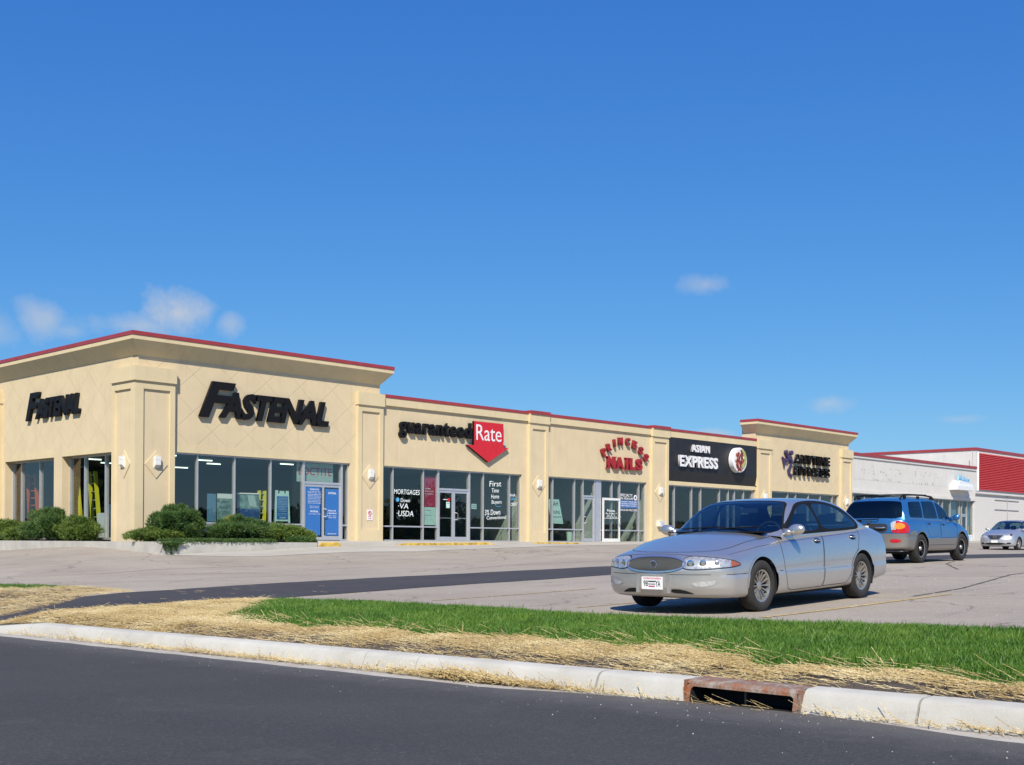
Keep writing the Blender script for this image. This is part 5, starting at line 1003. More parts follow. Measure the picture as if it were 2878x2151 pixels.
def greenhouse(S):
    N = S.get('gn', 300); X = np.linspace(S['gx0'], S['gx1'], N); zr = curve(S['zr'])(X); zb = curve(S['gzb'])(X); wb = curve(S['gwb'])(X); sl = S['tumble']
    h = np.maximum(zr-zb, .004); rr = np.minimum(.10, h*.5); zc = zr-rr*.55; yc = wb-sl*(zc-zb); top = wb-sl*(zr-zb)
    C = np.zeros((N, 9, 2)); C[:, 0] = np.stack([0*X, zr], 1); C[:, 1] = np.stack([top*.35, zr-.002*0-h*.004], 1); C[:, 2] = np.stack([top*.7, zr-rr*.12], 1); C[:, 3] = np.stack([top*.92, zr-rr*.28], 1); C[:, 4] = np.stack([yc+.008, zc-rr*.25], 1)
    C[:, 5] = np.stack([wb-sl*(h*.66)+.012, zb+h*.66], 1); C[:, 6] = np.stack([wb-sl*(h*.33)+.012, zb+h*.33], 1); C[:, 7] = np.stack([wb, zb], 1); C[:, 8] = np.stack([wb-.03, zb-.09], 1)
    n = 84; Y = bspline(C, n); y, z = Y[..., 0], Y[..., 1]; W0 = .8
    x = X[:, None]-S['gbf']*(np.abs(y)/W0)**2.2*sst(S['gfx'], S['gx0'], X)[:, None]+S['gbr']*(np.abs(y)/W0)**2.2*sst(S['grx'], S['gx1'], X)[:, None]
    half = np.stack([x, y, z], -1); full = np.concatenate([half, (half*np.array([1, -1, 1]))[:, ::-1][:, 1 if False else 0:]], 1)
    full = np.concatenate([(half*np.array([1, -1, 1]))[:, ::-1], half[:, 1:]], 1); m = full.shape[1]; V = full.reshape(-1, 3); i = np.arange(N-1)[:, None]; j = np.arange(m-1)[None]
    F = np.stack([i*m+j, i*m+j+1, (i+1)*m+j+1, (i+1)*m+j], -1).reshape(-1, 4); return Surf(V, F)
def wheel(parent, x, y, z, R, w_, rim, side, style, steer=0.):
    t = bpy.data.objects.new('wheel', None); COL.objects.link(t); t.parent = parent; t.location = (x, y, z); t.rotation_euler = (0, 0, steer+(0 if side > 0 else math.pi)); n = 48
    prof = [(rim, -w_*.36), (rim+.012, -w_*.46), (R-.035, -w_*.5), (R-.008, -w_*.4), (R, -w_*.2), (R, w_*.2), (R-.008, w_*.4), (R-.035, w_*.5), (rim+.03, w_*.49), (rim+.005, w_*.44), (rim-.005, w_*.3)]
    V = [(r_*math.cos(2*math.pi*i/n), yy, r_*math.sin(2*math.pi*i/n)) for i in range(n) for r_, yy in prof]; m = len(prof)
    F = [(i*m+j, i*m+j+1, ((i+1) % n)*m+j+1, ((i+1) % n)*m+j) for i in range(n) for j in range(m-1)]; npmesh('tyre', V, F, ['tyre'], smooth=True, parent=t)
    mb = MB(); yo = w_*.36   # rim barrel, lip, back plate
    def ring(r0, y0, r1, y1, m_):
        vs = [(r*math.cos(2*math.pi*i/n), yy, r*math.sin(2*math.pi*i/n)) for i in range(n) for r, yy in ((r0, y0), (r1, y1))]; mb.add(vs, [(2*i, 2*i+1, 2*((i+1) % n)+1, 2*((i+1) % n)) for i in range(n)], m_)
    ring(rim, yo+.012, rim-.018, yo+.006, 'alloy'); ring(rim-.018, yo+.006, rim-.03, -w_*.1, 'alloy' if style != 'dark' else 'trim_black'); ring(rim-.02, -.01, .0, -.01, 'trim_black')
    if style == 'fan':
        K = 14; 
        for q in range(K):
            a0 = 2*math.pi*q/K; 
            for (r0, r1, h0, h1, y0, y1) in ((.05, rim-.012, .26, .155, yo-.03, yo+.002),):
                vs = []
                for r_, hh, yy in ((r0, h0*.62, y0), (r1, h1*.62, y1)):
                    for sgn in (-1, 1):
                        a = a0+sgn*hh*(.5 if r_ < .1 else .62); vs += [(r_*math.cos(a), yy, r_*math.sin(a)), (r_*math.cos(a), yy-.03, r_*math.sin(a))]
                mb.add(vs, [(0, 4, 6, 2), (1, 3, 7, 5), (0, 1, 5, 4), (2, 6, 7, 3)], 'alloy')
        ring(.055, yo-.025, .0, yo-.01, 'alloy'); ring(.055, yo-.06, .055, yo-.025, 'alloy')
    else:
        K = 5
        for q in range(K):
            a0 = 2*math.pi*q/K+.3; vs = []
            for r_, hh, yy in ((.05, .5, yo-.02), (rim-.015, .17, yo)):
                for sgn in (-1, 1): a = a0+sgn*hh; vs += [(r_*math.cos(a), yy, r_*math.sin(a)), (r_*math.cos(a), yy-.04, r_*math.sin(a))]
            mb.add(vs, [(0, 4, 6, 2), (1, 3, 7, 5), (0, 1, 5, 4), (2, 6, 7, 3)], 'trim_black' if style == 'dark' else 'alloy')
        ring(.06, yo-.02, .04, yo+.01, 'alloy'); ring(.04, yo+.01, 0, yo+.015, 'chrome')
    o = mb.build('rim', t, smooth=False); return t
def ribbon(bv, pts, direction, wd, off, mat, parent, name, width_dir=None, closed=False, step=.015):
    """thin strip laid on the body: pts are points, cast along direction onto the surface"""
    P = [Vector(p) for p in pts]; Q = []
    if closed: P = P+[P[0]]
    for a, b in zip(P[:-1], P[1:]):
        k_ = max(1, int((b-a).length/step)); Q += [a.lerp(b, i/k_) for i in range(k_)]
    Q.append(P[-1]); D = Vector(direction).normalized(); H = []
    for q in Q:
        h = bv.ray_cast(q-D*3, D)
        if h[0] is not None: H.append((h[0], h[1] if h[1].dot(D) < 0 else -h[1]))
    if len(H) < 2: return None
    V = []
    for i, (p, n_) in enumerate(H):
        t_ = (H[min(i+1, len(H)-1)][0]-H[max(i-1, 0)][0]).normalized(); s_ = t_.cross(n_).normalized()*wd/2; V += [tuple(p+n_*off-s_), tuple(p+n_*off+s_)]
    F = [(2*i, 2*i+1, 2*i+3, 2*i+2) for i in range(len(H)-1)]; return npmesh(name, V, F, [mat], smooth=True, parent=parent)
def patch(bv, fn, u0, u1, v0, v1, res, castf, off, mats, parent, name, matf=None, thick=0.):
    """sdf-cut sheet in (u,v) cast onto the body by castf(u,v)->(origin, dir)"""
    us = np.arange(u0, u1+res, res); vs = np.arange(v0, v1+res, res); U, Vv = np.meshgrid(us, vs, indexing='ij'); P = np.stack([U.ravel(), Vv.ravel()], 1); n, m = U.shape
    i = np.arange((n-1)*(m-1)); a = (i//(m-1))*m+i % (m-1); F = np.stack([a, a+m, a+m+1, a+1], 1); c = P[F].mean(1); sel = fn(c) < 0; inn = np.zeros(len(P), bool); out = inn.copy(); inn[F[sel].ravel()] = 1; out[F[~sel].ravel()] = 1; idx = np.where(inn & out)[0]
    for _ in range(3):
        p = P[idx]; e = 1e-4; d0 = fn(p); g = np.stack([(fn(p+np.array(q))-d0)/e for q in ((e, 0), (0, e))], 1); P[idx] = p-(d0/np.maximum((g**2).sum(1), .3))[:, None]*g
    F = F[sel]; uu, inv = np.unique(F, return_inverse=True); V = []
    for q in uu:
        o_, d_ = castf(*P[q]); h = bv.ray_cast(o_, d_)
        if h[0] is None: V.append(tuple(o_+d_*4.0)); continue
        nn = h[1] if h[1].dot(d_) < 0 else -h[1]; V.append(tuple(h[0]+nn*off(*P[q]) if callable(off) else h[0]+nn*off))
    fm = None
    if matf: fm = [matf(*c_) for c_ in P[F].mean(1)]
    return npmesh(name, V, inv.reshape(F.shape), mats, fm, True, parent)
def cyl(cx, z_off=0): return lambda th, z: (Vector((cx+4*math.cos(th), 4*math.sin(th), z)), Vector((-math.cos(th), -math.sin(th), 0)))
def make_car(S, name, lab, loc, rz, pitch=0.):
    t = thing(name, loc, lab, S['cat'], None, rz); t.rotation_euler = (0, pitch, rz)
    B = lower_body(S); xa, xr = S['wb']/2+S.get('wx', 0), -S['wb']/2+S.get('wx', 0); R = S['R']; hz = R-.005; ra = S['ra']
    bv_all = B.bvh()
    # wheel arches cut out of the skin
    for xc, rr in ((xa, ra), (xr, S.get('rar', ra))):
        B.region('cut', lambda p, xc=xc, rr=rr: np.hypot(p[:, 0]-xc, p[:, 2]-hz)-rr, only=lambda c: np.abs(c[:, 1]) > .45)
    cabin = poly_sdf([(S['cab'][0], -S['cabw']), (S['cab'][0], S['cabw']), (S['cab'][1], S['cabw']), (S['cab'][1], -S['cabw'])])
    B.region('cut', lambda p: cabin(p[:, :2]), only=lambda c: c[:, 2] > S['cabz'])
    drop = np.array([nm == 'cut' for nm in B.names]); keep = ~drop[B.lab]; B.F = B.F[keep]; B.lab = B.lab[keep]*0; B.names = ['body']
    for sgn in (1, -1):
        for dn, poly in S['doors']: 
            f = poly_sdf(poly); B.region('door', lambda p, f=f: f(p[:, [0, 2]]), only=lambda c, sgn=sgn: c[:, 1]*sgn > .5)
    if 'hood' in S: f = poly_sdf(smooth_poly(S['hood'], 1)); B.region('hood', lambda p: f(p[:, :2]), only=lambda c: c[:, 2] > S['hoodz'])
    if 'trunk' in S: f2 = poly_sdf(S['trunk']); B.region('trunk_lid', lambda p: f2(p[:, :2]), only=lambda c: c[:, 2] > S['trunkz'])
    for nm, poly, gate in S.get('sideregions', []): f3 = poly_sdf(poly); B.region(nm, lambda p, f3=f3: f3(p[:, [0, 2]]), only=gate)
    objs = {}
    for k_, nm in enumerate(B.names):
        if not (B.lab == k_).any(): continue
        mt = S['mats'].get(nm, S['mats']['body']); o = B.mesh(nm, k_, [mt], t); objs.setdefault(nm, []).append(o)
    G_ = greenhouse(S)
    side = [poly_sdf(smooth_poly(p, S.get('gs', 2))) for p in S['glass']]; fw_ = poly_sdf(smooth_poly(S['wsh'], 2)); rw = poly_sdf(smooth_poly(S['rear'], 2))
    for i, f in enumerate(side):
        for sgn in (1, -1): G_.region('side_window', lambda p, f=f: f(p[:, [0, 2]]), only=lambda c, sgn=sgn: (c[:, 1]*sgn > .3))
    G_.region('windshield', lambda p: fw_(p[:, 1:]), only=lambda c: c[:, 0] > S['gfx']-.1); G_.region('rear_window', lambda p: rw(p[:, 1:]), only=lambda c: c[:, 0] < S['grx'])
    trim = S.get('trimw', .022)
    for f, gate in [(f, (lambda c, s_=s_: c[:, 1]*s_ > .3)) for f in [poly_sdf(smooth_poly(S['dlo'], 2))] for s_ in (1, -1)]: G_.region('window_trim', lambda p, f=f: f(p[:, [0, 2]])-trim, only=gate, snap=True)
    G_.region('window_trim', lambda p: fw_(p[:, 1:])-.014, only=lambda c: c[:, 0] > S['gfx']-.1); G_.region('window_trim', lambda p: rw(p[:, 1:])-.014, only=lambda c: c[:, 0] < S['grx'])
    gm = S['gmats']
    for k_, nm in enumerate(G_.names):
        if not (G_.lab == k_).any(): continue
        nn = 'roof' if nm == 'body' else nm; G_.mesh(nn, k_, [gm.get(nn, S['mats']['body'])], t)
    # inner roof lining
    Vr = G_.V.copy(); Vr[:, 2] -= .022; Vr[:, 1] *= .97; sel = G_.lab == 0; Fr = G_.F[sel][:, ::-1]; c = Vr[Fr].mean(1); Fr = Fr[c[:, 2] > S['cabz']+.12]; uq, inv = np.unique(Fr, return_inverse=True); npmesh('headliner', Vr[uq], inv.reshape(Fr.shape), [S.get('liner', 'brown_trim')], None, True, t)
    # wheel wells and underside
    for xc, rr in ((xa, ra), (xr, S.get('rar', ra))):
        for sgn in (1, -1):
            n = 28; y0 = S['W']-.33; y1 = S['W']-.02; V = []; 
            for i in range(n+1): a = -.35+(math.pi+.7)*i/n; V += [(xc+(rr-.004)*math.cos(a), sgn*y1, hz+(rr-.004)*math.sin(a)), (xc+(rr-.004)*math.cos(a), sgn*y0, hz+(rr-.004)*math.sin(a))]
            F = [(2*i, 2*i+1, 2*i+3, 2*i+2) for i in range(n)]; npmesh('wheel_well', V, F, ['well'], smooth=True, parent=t)
            ring_ = [(xc+rr*math.cos(a), 0, hz+rr*math.sin(a)) for a in np.linspace(S.get('lipa', .05), math.pi-S.get('lipa', .05), 26)]
            ribbon(bv_all, [Vector((p[0]+.0*(1), 0, p[2]))+Vector(((p[0]-xc)/rr*.012, 0, (p[2]-hz)/rr*.012)) for p in ring_], (0, -sgn, 0), .024, .006, S['lip'], t, 'arch_lip')
    mb = MB(); mb.box(xr+.45, xa-.45, -S['W']+.12, S['W']-.12, S['floor'], S['floor']+.06, 'well'); mb.box(S['xt']+.25, S['xn']-.35, -S['W']+.36, S['W']-.36, S['floor']+.02, S['floor']+.08, 'well'); mb.build('underbody', t)
    wy = S['W']-.115
    for xc in (xa, xr):
        for sgn in (1, -1): wheel(t, xc, sgn*wy, R, R, S['tw'], S['rim'], sgn, S['wheel'], S.get('steer', 0) if xc == xa else 0)
    # seams
    for dn, poly in S['doors']:
        for sgn in (1, -1): ribbon(bv_all, [Vector((a, 0, b)) for a, b in poly], (0, -sgn, 0), .009, .0015, 'seam', t, 'door_seam', closed=True)
    # interior
    mb = MB(); mb.box(S['cab'][1]+.02, S['cab'][0]-.02, -S['cabw'], S['cabw'], S['floor']+.07, S['floor']+.10, 'seat_fabric'); mb.box(S['dashx']-.02, S['dashx']+.42, -S['cabw']+.0, S['cabw'], S['cabz']-.22, S['cabz']+.02, 'dash'); mb.build('dashboard', t)
    for sx, wds, nm in [(S['seats'][0], .46, 'seat'), (S['seats'][0], .46, 'seat')][:2]: pass
    for sx in S['seats']:
        for sy in (-.38, .38):
            mb = MB(); mb.box(sx-.1, sx+.42, sy-.24, sy+.24, .30, .55+S.get('sh', 0), 'seat_fabric'); b = S.get('sh', 0)
            mb.add([(sx-.02, sy-.23, .45+b), (sx-.16, sy-.23, .45+b), (sx-.30, sy-.2, 1.02+b), (sx-.20, sy-.2, 1.04+b), (sx-.02, sy+.23, .45+b), (sx-.16, sy+.23, .45+b), (sx-.30, sy+.2, 1.02+b), (sx-.20, sy+.2, 1.04+b)], [(0, 1, 2, 3), (4, 7, 6, 5), (0, 3, 7, 4), (1, 5, 6, 2), (3, 2, 6, 7)], 'seat_fabric')
            mb.box(sx-.3, sx-.21, sy-.12, sy+.12, 1.05+b, 1.22+b, 'seat_fabric'); mb.build('seat', t)
    mb = MB(); cx, cz, rr_ = S['dashx']-.1, S['cabz']+.02, .18; pts = [(cx-.07*math.sin(a)*.9, .38+rr_*math.cos(a), cz+rr_*math.sin(a)*.92) for a in np.linspace(0, 6.283, 25)[:-1]]; mb.tube(pts, .014, 'dash', 6, closed=True); mb.tube([(cx, .38, cz), (cx+.15, .38, cz-.06)], .03, 'dash'); mb.build('steering_wheel', t, smooth=True)
    mb = MB(); mb.box(S['rvm'][0], S['rvm'][0]+.03, -.12, .12, S['rvm'][1]-.03, S['rvm'][1]+.035, 'dash'); mb.build('rear_view_mirror', t)
    return t, bv_all, B
def mirror(t, x, y, z, sgn, mat, L_=.2, H=.15):
    n, m = 18, 10; V = []
    for i in range(n+1):
        u = i/n; yy = y+sgn*(L_*u); s_ = math.sqrt(max(0.0, 1-((u-.45)/.55)**2)) if u > .45 else (.45+.55*math.sin(u/.45*math.pi/2)); 
        for j in range(m): a = 2*math.pi*j/m; V.append((x+(.065*s_*math.cos(a))+.015, yy, z+H/2*s_*math.sin(a)+.02*u))
    F = [(i*m+j, i*m+(j+1) % m, (i+1)*m+(j+1) % m, (i+1)*m+j) for i in range(n) for j in range(m)]; o = npmesh('side_mirror', V, F, [mat], smooth=True, parent=t)
    mb = MB(); mb.add([(x+.12, y-sgn*.04, z-.085), (x-.04, y-sgn*.03, z-.08), (x-.03, y+sgn*.07, z-.04), (x+.06, y+sgn*.07, z-.04), (x+.07, y-sgn*.05, z+.03), (x-.02, y-sgn*.05, z+.03), (x-.02, y+sgn*.07, z+.01), (x+.05, y+sgn*.07, z+.01)], [(0, 1, 2, 3), (4, 7, 6, 5), (0, 4, 5, 1), (1, 5, 6, 2), (2, 6, 7, 3), (3, 7, 4, 0)], mat); mb.build('mirror_base', t, smooth=True)
def handle(t, bv, x, z, sgn, mat, L_=.17):
    h = bv.ray_cast(Vector((x, sgn*3, z)), Vector((0, -sgn, 0)))
    if h[0] is None: return
    y = h[0].y; mb = MB(); mb.tube([(x-L_/2, y+sgn*.004, z), (x-L_*.35, y+sgn*.026, z+.002), (x+L_*.35, y+sgn*.026, z+.002), (x+L_/2, y+sgn*.004, z)], .013, mat, 8); mb.build('door_handle', t, smooth=True)
    patch(bv, lambda p: np.hypot((p[:, 0]-x)/(L_*.55), (p[:, 1]-z+.004)/.034)-1, x-L_*.6, x+L_*.6, z-.045, z+.04, .008, lambda a, b: (Vector((a, sgn*3, b)), Vector((0, -sgn, 0))), .002, ['seam'], t, 'handle_recess')

# ---- silver sedan
bx0, bx1 = 1.425, -1.425
SED = dict(cat='car', xn=2.50, xt=-2.60, W=.93, wb=2.85, R=.326, ra=.372, tw=.215, rim=.205, wheel='fan', floor=.17, lip='silver_blue_paint', crease=.475,
  zt=[(2.5, .735), (2.3, .80), (2.0, .865), (1.6, .93), (1.2, .985), (.9, 1.01), (.5, 1.0), (0, 1.0), (-1.2, 1.02), (-1.6, 1.05), (-1.9, 1.075), (-2.3, 1.06), (-2.6, 1.0)],
  zs=[(2.5, .70), (2.3, .74), (2.0, .79), (1.6, .845), (1.2, .885), (.9, .905), (.5, .92), (-.4, .945), (-1.2, .975), (-1.8, .985), (-2.3, .955), (-2.6, .90)],
  ws=[(2.5, .86), (2.0, .86), (1.4, .86), (.8, .86), (0, .87), (-1.2, .865), (-2.0, .83), (-2.6, .80)], wm=[(2.5, .90), (2.0, .92), (1.4, .93), (0, .93), (-1.4, .93), (-2.1, .915), (-2.6, .88)],
  zb=[(2.5, .215), (2.1, .20), (1.0, .195), (-1, .20), (-1.9, .24), (-2.6, .29)], bf=.34, pf=2.7, tf=1.3, nz=.54, uf=.45, lf=1.15, br=.26, tr=.45, tz=.72, fil=.10,
  cab=(.78, -1.55), cabw=.76, cabz=.93, mats={'body': 'silver_blue_paint'}, zmid=.58,
  doors=[('f', [(.92, .90), (.86, .45), (.80, .27), (.70, .235), (-.16, .24), (-.20, .32), (-.22, .60), (-.26, .93), (-.26, .97), (.90, .95)]), ('r', [(-.275, .97), (-.24, .6), (-.22, .32), (-.18, .245), (-.9, .25), (-1.02, .36), (-1.10, .56), (-1.30, .72), (-1.42, .98), (-1.42, 1.02)])],
  hood=[(2.28, -.30), (2.30, 0), (2.28, .30), (2.14, .56), (1.95, .68), (1.5, .745), (1.0, .765), (.93, .72), (.93, -.72), (1.0, -.765), (1.5, -.745), (1.95, -.68), (2.14, -.56)], hoodz=.70,
  trunk=[(-1.88, -.62), (-1.88, .62), (-2.62, .66), (-2.62, -.66)], trunkz=.9,
  sideregions=[('front_bumper', [(3, .498), (1.80, .498), (1.80, .0), (3, 0)], lambda c: c[:, 0] > 1.6), ('rear_bumper', [(-3, .60), (-1.80, .60), (-1.80, 0), (-3, 0)], lambda c: c[:, 0] < -1.6)],
  gx0=1.12, gx1=-2.02, gfx=.15, grx=-1.0, gbf=.24, gbr=.22, tumble=.50,
  zr=[(1.12, .955), (1.0, 1.03), (.75, 1.16), (.45, 1.305), (.25, 1.385), (.05, 1.425), (-.35, 1.447), (-.8, 1.44), (-1.1, 1.405), (-1.4, 1.31), (-1.65, 1.20), (-1.9, 1.09), (-2.02, 1.04)],
  gzb=[(1.12, .885), (.9, .90), (.4, .93), (-.4, .96), (-1.2, .985), (-2.02, 1.0)], gwb=[(1.12, .865), (.6, .878), (0, .88), (-1.0, .873), (-1.6, .84), (-2.02, .79)],
  wsh=[(-.80, .985), (-.735, 1.13), (-.655, 1.27), (-.60, 1.355), (-.48, 1.385), (0, 1.398), (.48, 1.385), (.60, 1.355), (.655, 1.27), (.735, 1.13), (.80, .985), (.4, .975), (0, .973), (-.4, .975)],
  rear=[(-.66, 1.09), (-.56, 1.32), (-.4, 1.365), (0, 1.375), (.4, 1.365), (.56, 1.32), (.66, 1.09), (0, 1.10)],
  dlo=[(.76, .962), (.56, 1.09), (.28, 1.25), (.08, 1.345), (-.25, 1.378), (-.62, 1.38), (-.95, 1.335), (-1.2, 1.245), (-1.42, 1.115), (-1.50, 1.025), (-1.30, 1.008), (-.3, .985)],
  glass=[[(.69, .985), (.53, 1.08), (.27, 1.235), (.07, 1.325), (-.12, 1.35), (-.20, 1.35), (-.245, 1.18), (-.262, 1.0), (.2, .99)], [(-.335, 1.005), (-.31, 1.18), (-.275, 1.355), (-.6, 1.36), (-.93, 1.315), (-1.17, 1.23), (-1.36, 1.115), (-1.42, 1.035), (-1.25, 1.022), (-.8, 1.012)]],
  gmats={'roof': 'silver_blue_paint', 'side_window': 'car_glass', 'windshield': 'car_glass', 'rear_window': 'car_glass', 'window_trim': 'trim_black'}, dashx=.42, seats=(-.25, -1.15), rvm=(.12, 1.27), lipa=.0)
xm = (-7.65-4.80)/2; ymid = -29.25
def place(xf, yf, xr_, yr_, W_, sgn_side):
    """axle points on the visible side -> centre, heading, pitch"""
    zf, zr_ = g1(xf, yf), g1(xr_, yr_); dx_, dy_ = xf-xr_, yf-yr_; hd = math.atan2(dy_, dx_); L_ = math.hypot(dx_, dy_); n_ = Vector((-dy_, dx_, 0))/L_   # left normal
    c = Vector(((xf+xr_)/2, (yf+yr_)/2, (zf+zr_)/2))-n_*sgn_side*(W_-.115); return (c.x, c.y, (zf+zr_)/2), hd, -math.atan2(zf-zr_, L_)
loc, hd, pt = place(-7.71, -29.28, -4.86, -29.13, .93, 1)
car, bv, Bs = make_car(SED, 'parked_car', 'silver blue four door sedan parked nose to the grass in the foreground', loc, hd, pt)
# grille
ov = lambda a, b, cz: (lambda p: (np.abs(p[:, 0]/a)**2.4+np.abs((p[:, 1]-cz)/b)**2.2)**(1/2.3)-1)
fx = lambda y, z: (Vector((4, y, z)), Vector((-1, 0, 0)))
E1 = ov(.435, .104, .625); patch(bv, lambda p: np.maximum(E1(p), -ov(.41, .083, .622)(p))*.1, -.5, .5, .5, .75, .008, fx, .012, ['ring_silver'], car, 'grille_ring')
g_ = patch(bv, lambda p: ov(.415, .088, .622)(p)*.1, -.47, .47, .52, .72, .01, fx, .004, ['grille_mesh'], car, 'grille')
mb = MB()
for i in range(-34, 35):
    y = i*.0128; hh = .083*(max(0, 1-abs(y/.41)**2.4))**(1/2.2)
    if hh < .01: continue
    pts = []
    for q in range(7):
        z = .622-hh+2*hh*q/6; h = bv.ray_cast(*fx(y, z)); pts.append((h[0].x+.009, y, z))
    mb.tube(pts, .0016, 'grille_bar_dark', 4)
o = mb.build('grille_bars', car)
h = bv.ray_cast(*fx(0, .622)); mb = MB(); X_ = h[0].x+.018; n = 24; mb.tube([(X_, .043*math.cos(6.283*i/n), .622+.05*math.sin(6.283*i/n)) for i in range(n)], .0065, 'chrome', 6, closed=True)
for dy in (-.018, 0, .018): mb.prism([(dy-.009, .635), (dy+.009, .645), (dy+.006, .605), (dy-.004, .6)], (X_-.004, X_+.004), 'chrome', 0)
mb.build('emblem', car)
for sgn in (1, -1):
    hl = smooth_poly([(.30*sgn, .575), (.29*sgn, .64), (.31*sgn, .695), (.38*sgn, .715), (.50*sgn, .705), (.64*sgn, .688), (.78*sgn, .655), (.86*sgn, .615), (.80*sgn, .60), (.6*sgn, .578), (.40*sgn, .562)], 2); f = poly_sdf(hl); cf = cyl(1.15)
    u0, u1 = min(.2*sgn, .9*sgn), max(.2*sgn, .9*sgn)
    patch(bv, lambda p: f(p)-.012, u0, u1, .54, .74, .010, cf, .003, ['seam'], car, 'headlight_gasket')
    hl_ = patch(bv, f, u0, u1, .54, .74, .007, cf, lambda u, v: .008, ['lens_back', 'amber_lens'], car, 'headlight', lambda u, v: 1 if abs(u) > .735 else 0)
    if True:
        mb = MB()
        for (th, z, r_) in ((.37, .635, .045), (.48, .64, .042), (.60, .64, .028)):
            o_, d_ = cf(th*sgn, z); h = bv.ray_cast(o_, d_); p = h[0]; n_ = -d_; a = n_.cross(Vector((0, 0, 1))).normalized(); b_ = Vector((0, 0, 1)); N_ = 20
            mb.add([tuple(p+n_*.022+a*r_*math.cos(6.283*i/N_)+b_*r_*math.sin(6.283*i/N_)) for i in range(N_)]+[tuple(p+n_*.027+a*r_*.6*math.cos(6.283*i/N_)+b_*r_*.6*math.sin(6.283*i/N_)) for i in range(N_)], [(i, (i+1) % N_, N_+(i+1) % N_, N_+i) for i in range(N_)], 'chrome'); mb.add([tuple(p+n_*.023+a*r_*.6*math.cos(6.283*i/N_)+b_*r_*.6*math.sin(6.283*i/N_)) for i in range(N_)], [tuple(range(N_))], 'alloy')
        o = mb.build('reflector', hl_, smooth=False)
    fg = poly_sdf(smooth_poly([(.36*sgn, .40), (.50*sgn, .43), (.63*sgn, .435), (.60*sgn, .39), (.50*sgn, .345), (.40*sgn, .355)], 2)); patch(bv, lambda p: fg(p)-.008, min(.3*sgn, .7*sgn), max(.3*sgn, .7*sgn), .3, .47, .01, cf, .003, ['silver_blue_paint'], car, 'fog_lamp_rim'); patch(bv, lambda p: fg(p)+.006, min(.3*sgn, .7*sgn), max(.3*sgn, .7*sgn), .3, .47, .008, cf, .007, ['clear_lens'], car, 'fog_lamp')
    # lower intake slots
    sl = poly_sdf(smooth_poly([(.23*sgn, .275), (.25*sgn, .325), (.40*sgn, .318), (.53*sgn, .268), (.5*sgn, .262)], 1)); patch(bv, sl, min(.2*sgn, .56*sgn), max(.2*sgn, .56*sgn), .25, .34, .008, fx, .003, ['well'], car, 'intake')
    mb = MB(); h = bv.ray_cast(*fx(.235*sgn, .40)); mb.box(h[0].x-.02, h[0].x+.012, .205*sgn, .25*sgn, .27, .50, 'silver_blue_paint'); mb.build('bumper_guard', car)
    tl = poly_sdf([(math.pi-.36*1, .66), (math.pi-.36, .88), (math.pi-.62, .86), (math.pi-.60, .68)]) if sgn > 0 else poly_sdf([(math.pi+.36, .66), (math.pi+.36, .88), (math.pi+.62, .86), (math.pi+.60, .68)])
    patch(bv, tl, *((math.pi-.66, math.pi-.34) if sgn > 0 else (math.pi+.34, math.pi+.66)), .64, .9, .012, cyl(-1.2), .006, ['red_lens'], car, 'tail_light')
    mirror(car, .66, .875*sgn, 1.005, sgn, 'silver_blue_paint', .235, .155); handle(car, bv, -.08, .86, sgn, 'chrome'); handle(car, bv, -1.16, .885, sgn, 'chrome')
    # hood shut line, side moulding, fender line
hp_ = smooth_poly(SED['hood'], 1)
top_ = lambda pts: [Vector((a, b, 0)) for a, b in pts]
ribbon(bv, top_(hp_), (0, 0, -1), .008, .004, 'seam', car, 'hood_seam', closed=True)
ribbon(bv, [Vector((0, y, .745-.035*(abs(y)/.6)**2)) for y in np.linspace(-.6, .6, 20)], (-1, 0, 0), .007, .002, 'seam', car, 'nose_seam')
for sgn in (1, -1):
    ribbon(bv, [Vector((x, 0, z)) for x, z in [(.92, .50), (1.0, .50)]], (0, -sgn, 0), .008, .002, 'seam', car, 'moulding_line')
    ribbon(bv, [Vector((1.80, 0, .50)), Vector((2.2, 0, .50))], (0, -sgn, 0), .006, .002, 'seam', car, 'bumper_line'); ribbon(bv, [Vector((0, .2*sgn, .50)), Vector((0, .72*sgn, .50))], (-1, 0, 0), .006, .002, 'seam', car, 'bumper_line')
    ribbon(bv, [Vector((2.05, 0, .72)), Vector((1.6, 0, .80)), Vector((1.1, 0, .855)), (.95, 0, .862)] if 0 else [Vector((2.05, 0, .735)), Vector((1.5, 0, .815)), Vector((.95, 0, .855)), Vector((-.25, 0, .905)), Vector((-1.4, 0, .95))], (0, -sgn, 0), .005, .0012, 'seam', car, 'shoulder_line')
    ribbon(bv, [Vector((x, 0, .483)) for x in np.linspace(.85, -.95, 10)], (0, -sgn, 0), .012, .004, 'silver_blue_paint', car, 'moulding_line')
h = bv.ray_cast(*fx(0, .39)); X_ = h[0].x+.022; mb = MB(); mb.box(X_-.012, X_, -.155, .155, .315, .47, 'sign_white'); pl = mb.build('licence_plate', car)
def carplate(s, y0, y1, z0, z1, m_, par, X, fl=1):
    me, v = text_data(s, .5, .015); mn, mx_ = v.min(0), v.max(0); co = np.stack([np.full(len(v), X+.001)+(v[:, 2] > 0)*.001*fl, fl*(y0+(v[:, 0]-mn[0])/(mx_[0]-mn[0])*(y1-y0)), z0+(v[:, 1]-mn[1])/(mx_[1]-mn[1])*(z1-z0)], 1); me.vertices.foreach_set('co', co.astype(np.float32).ravel()); me.materials.clear(); me.materials.append(M[m_]); me.update(); return link('lettering', me, par)
carplate('98', -.125, -.06, .35, .425, 'ink', pl, X_); carplate('YA', .05, .125, .35, .425, 'ink', pl, X_); carplate('WISCONSIN', -.13, .13, .44, .46, 'red_plastic', pl, X_)
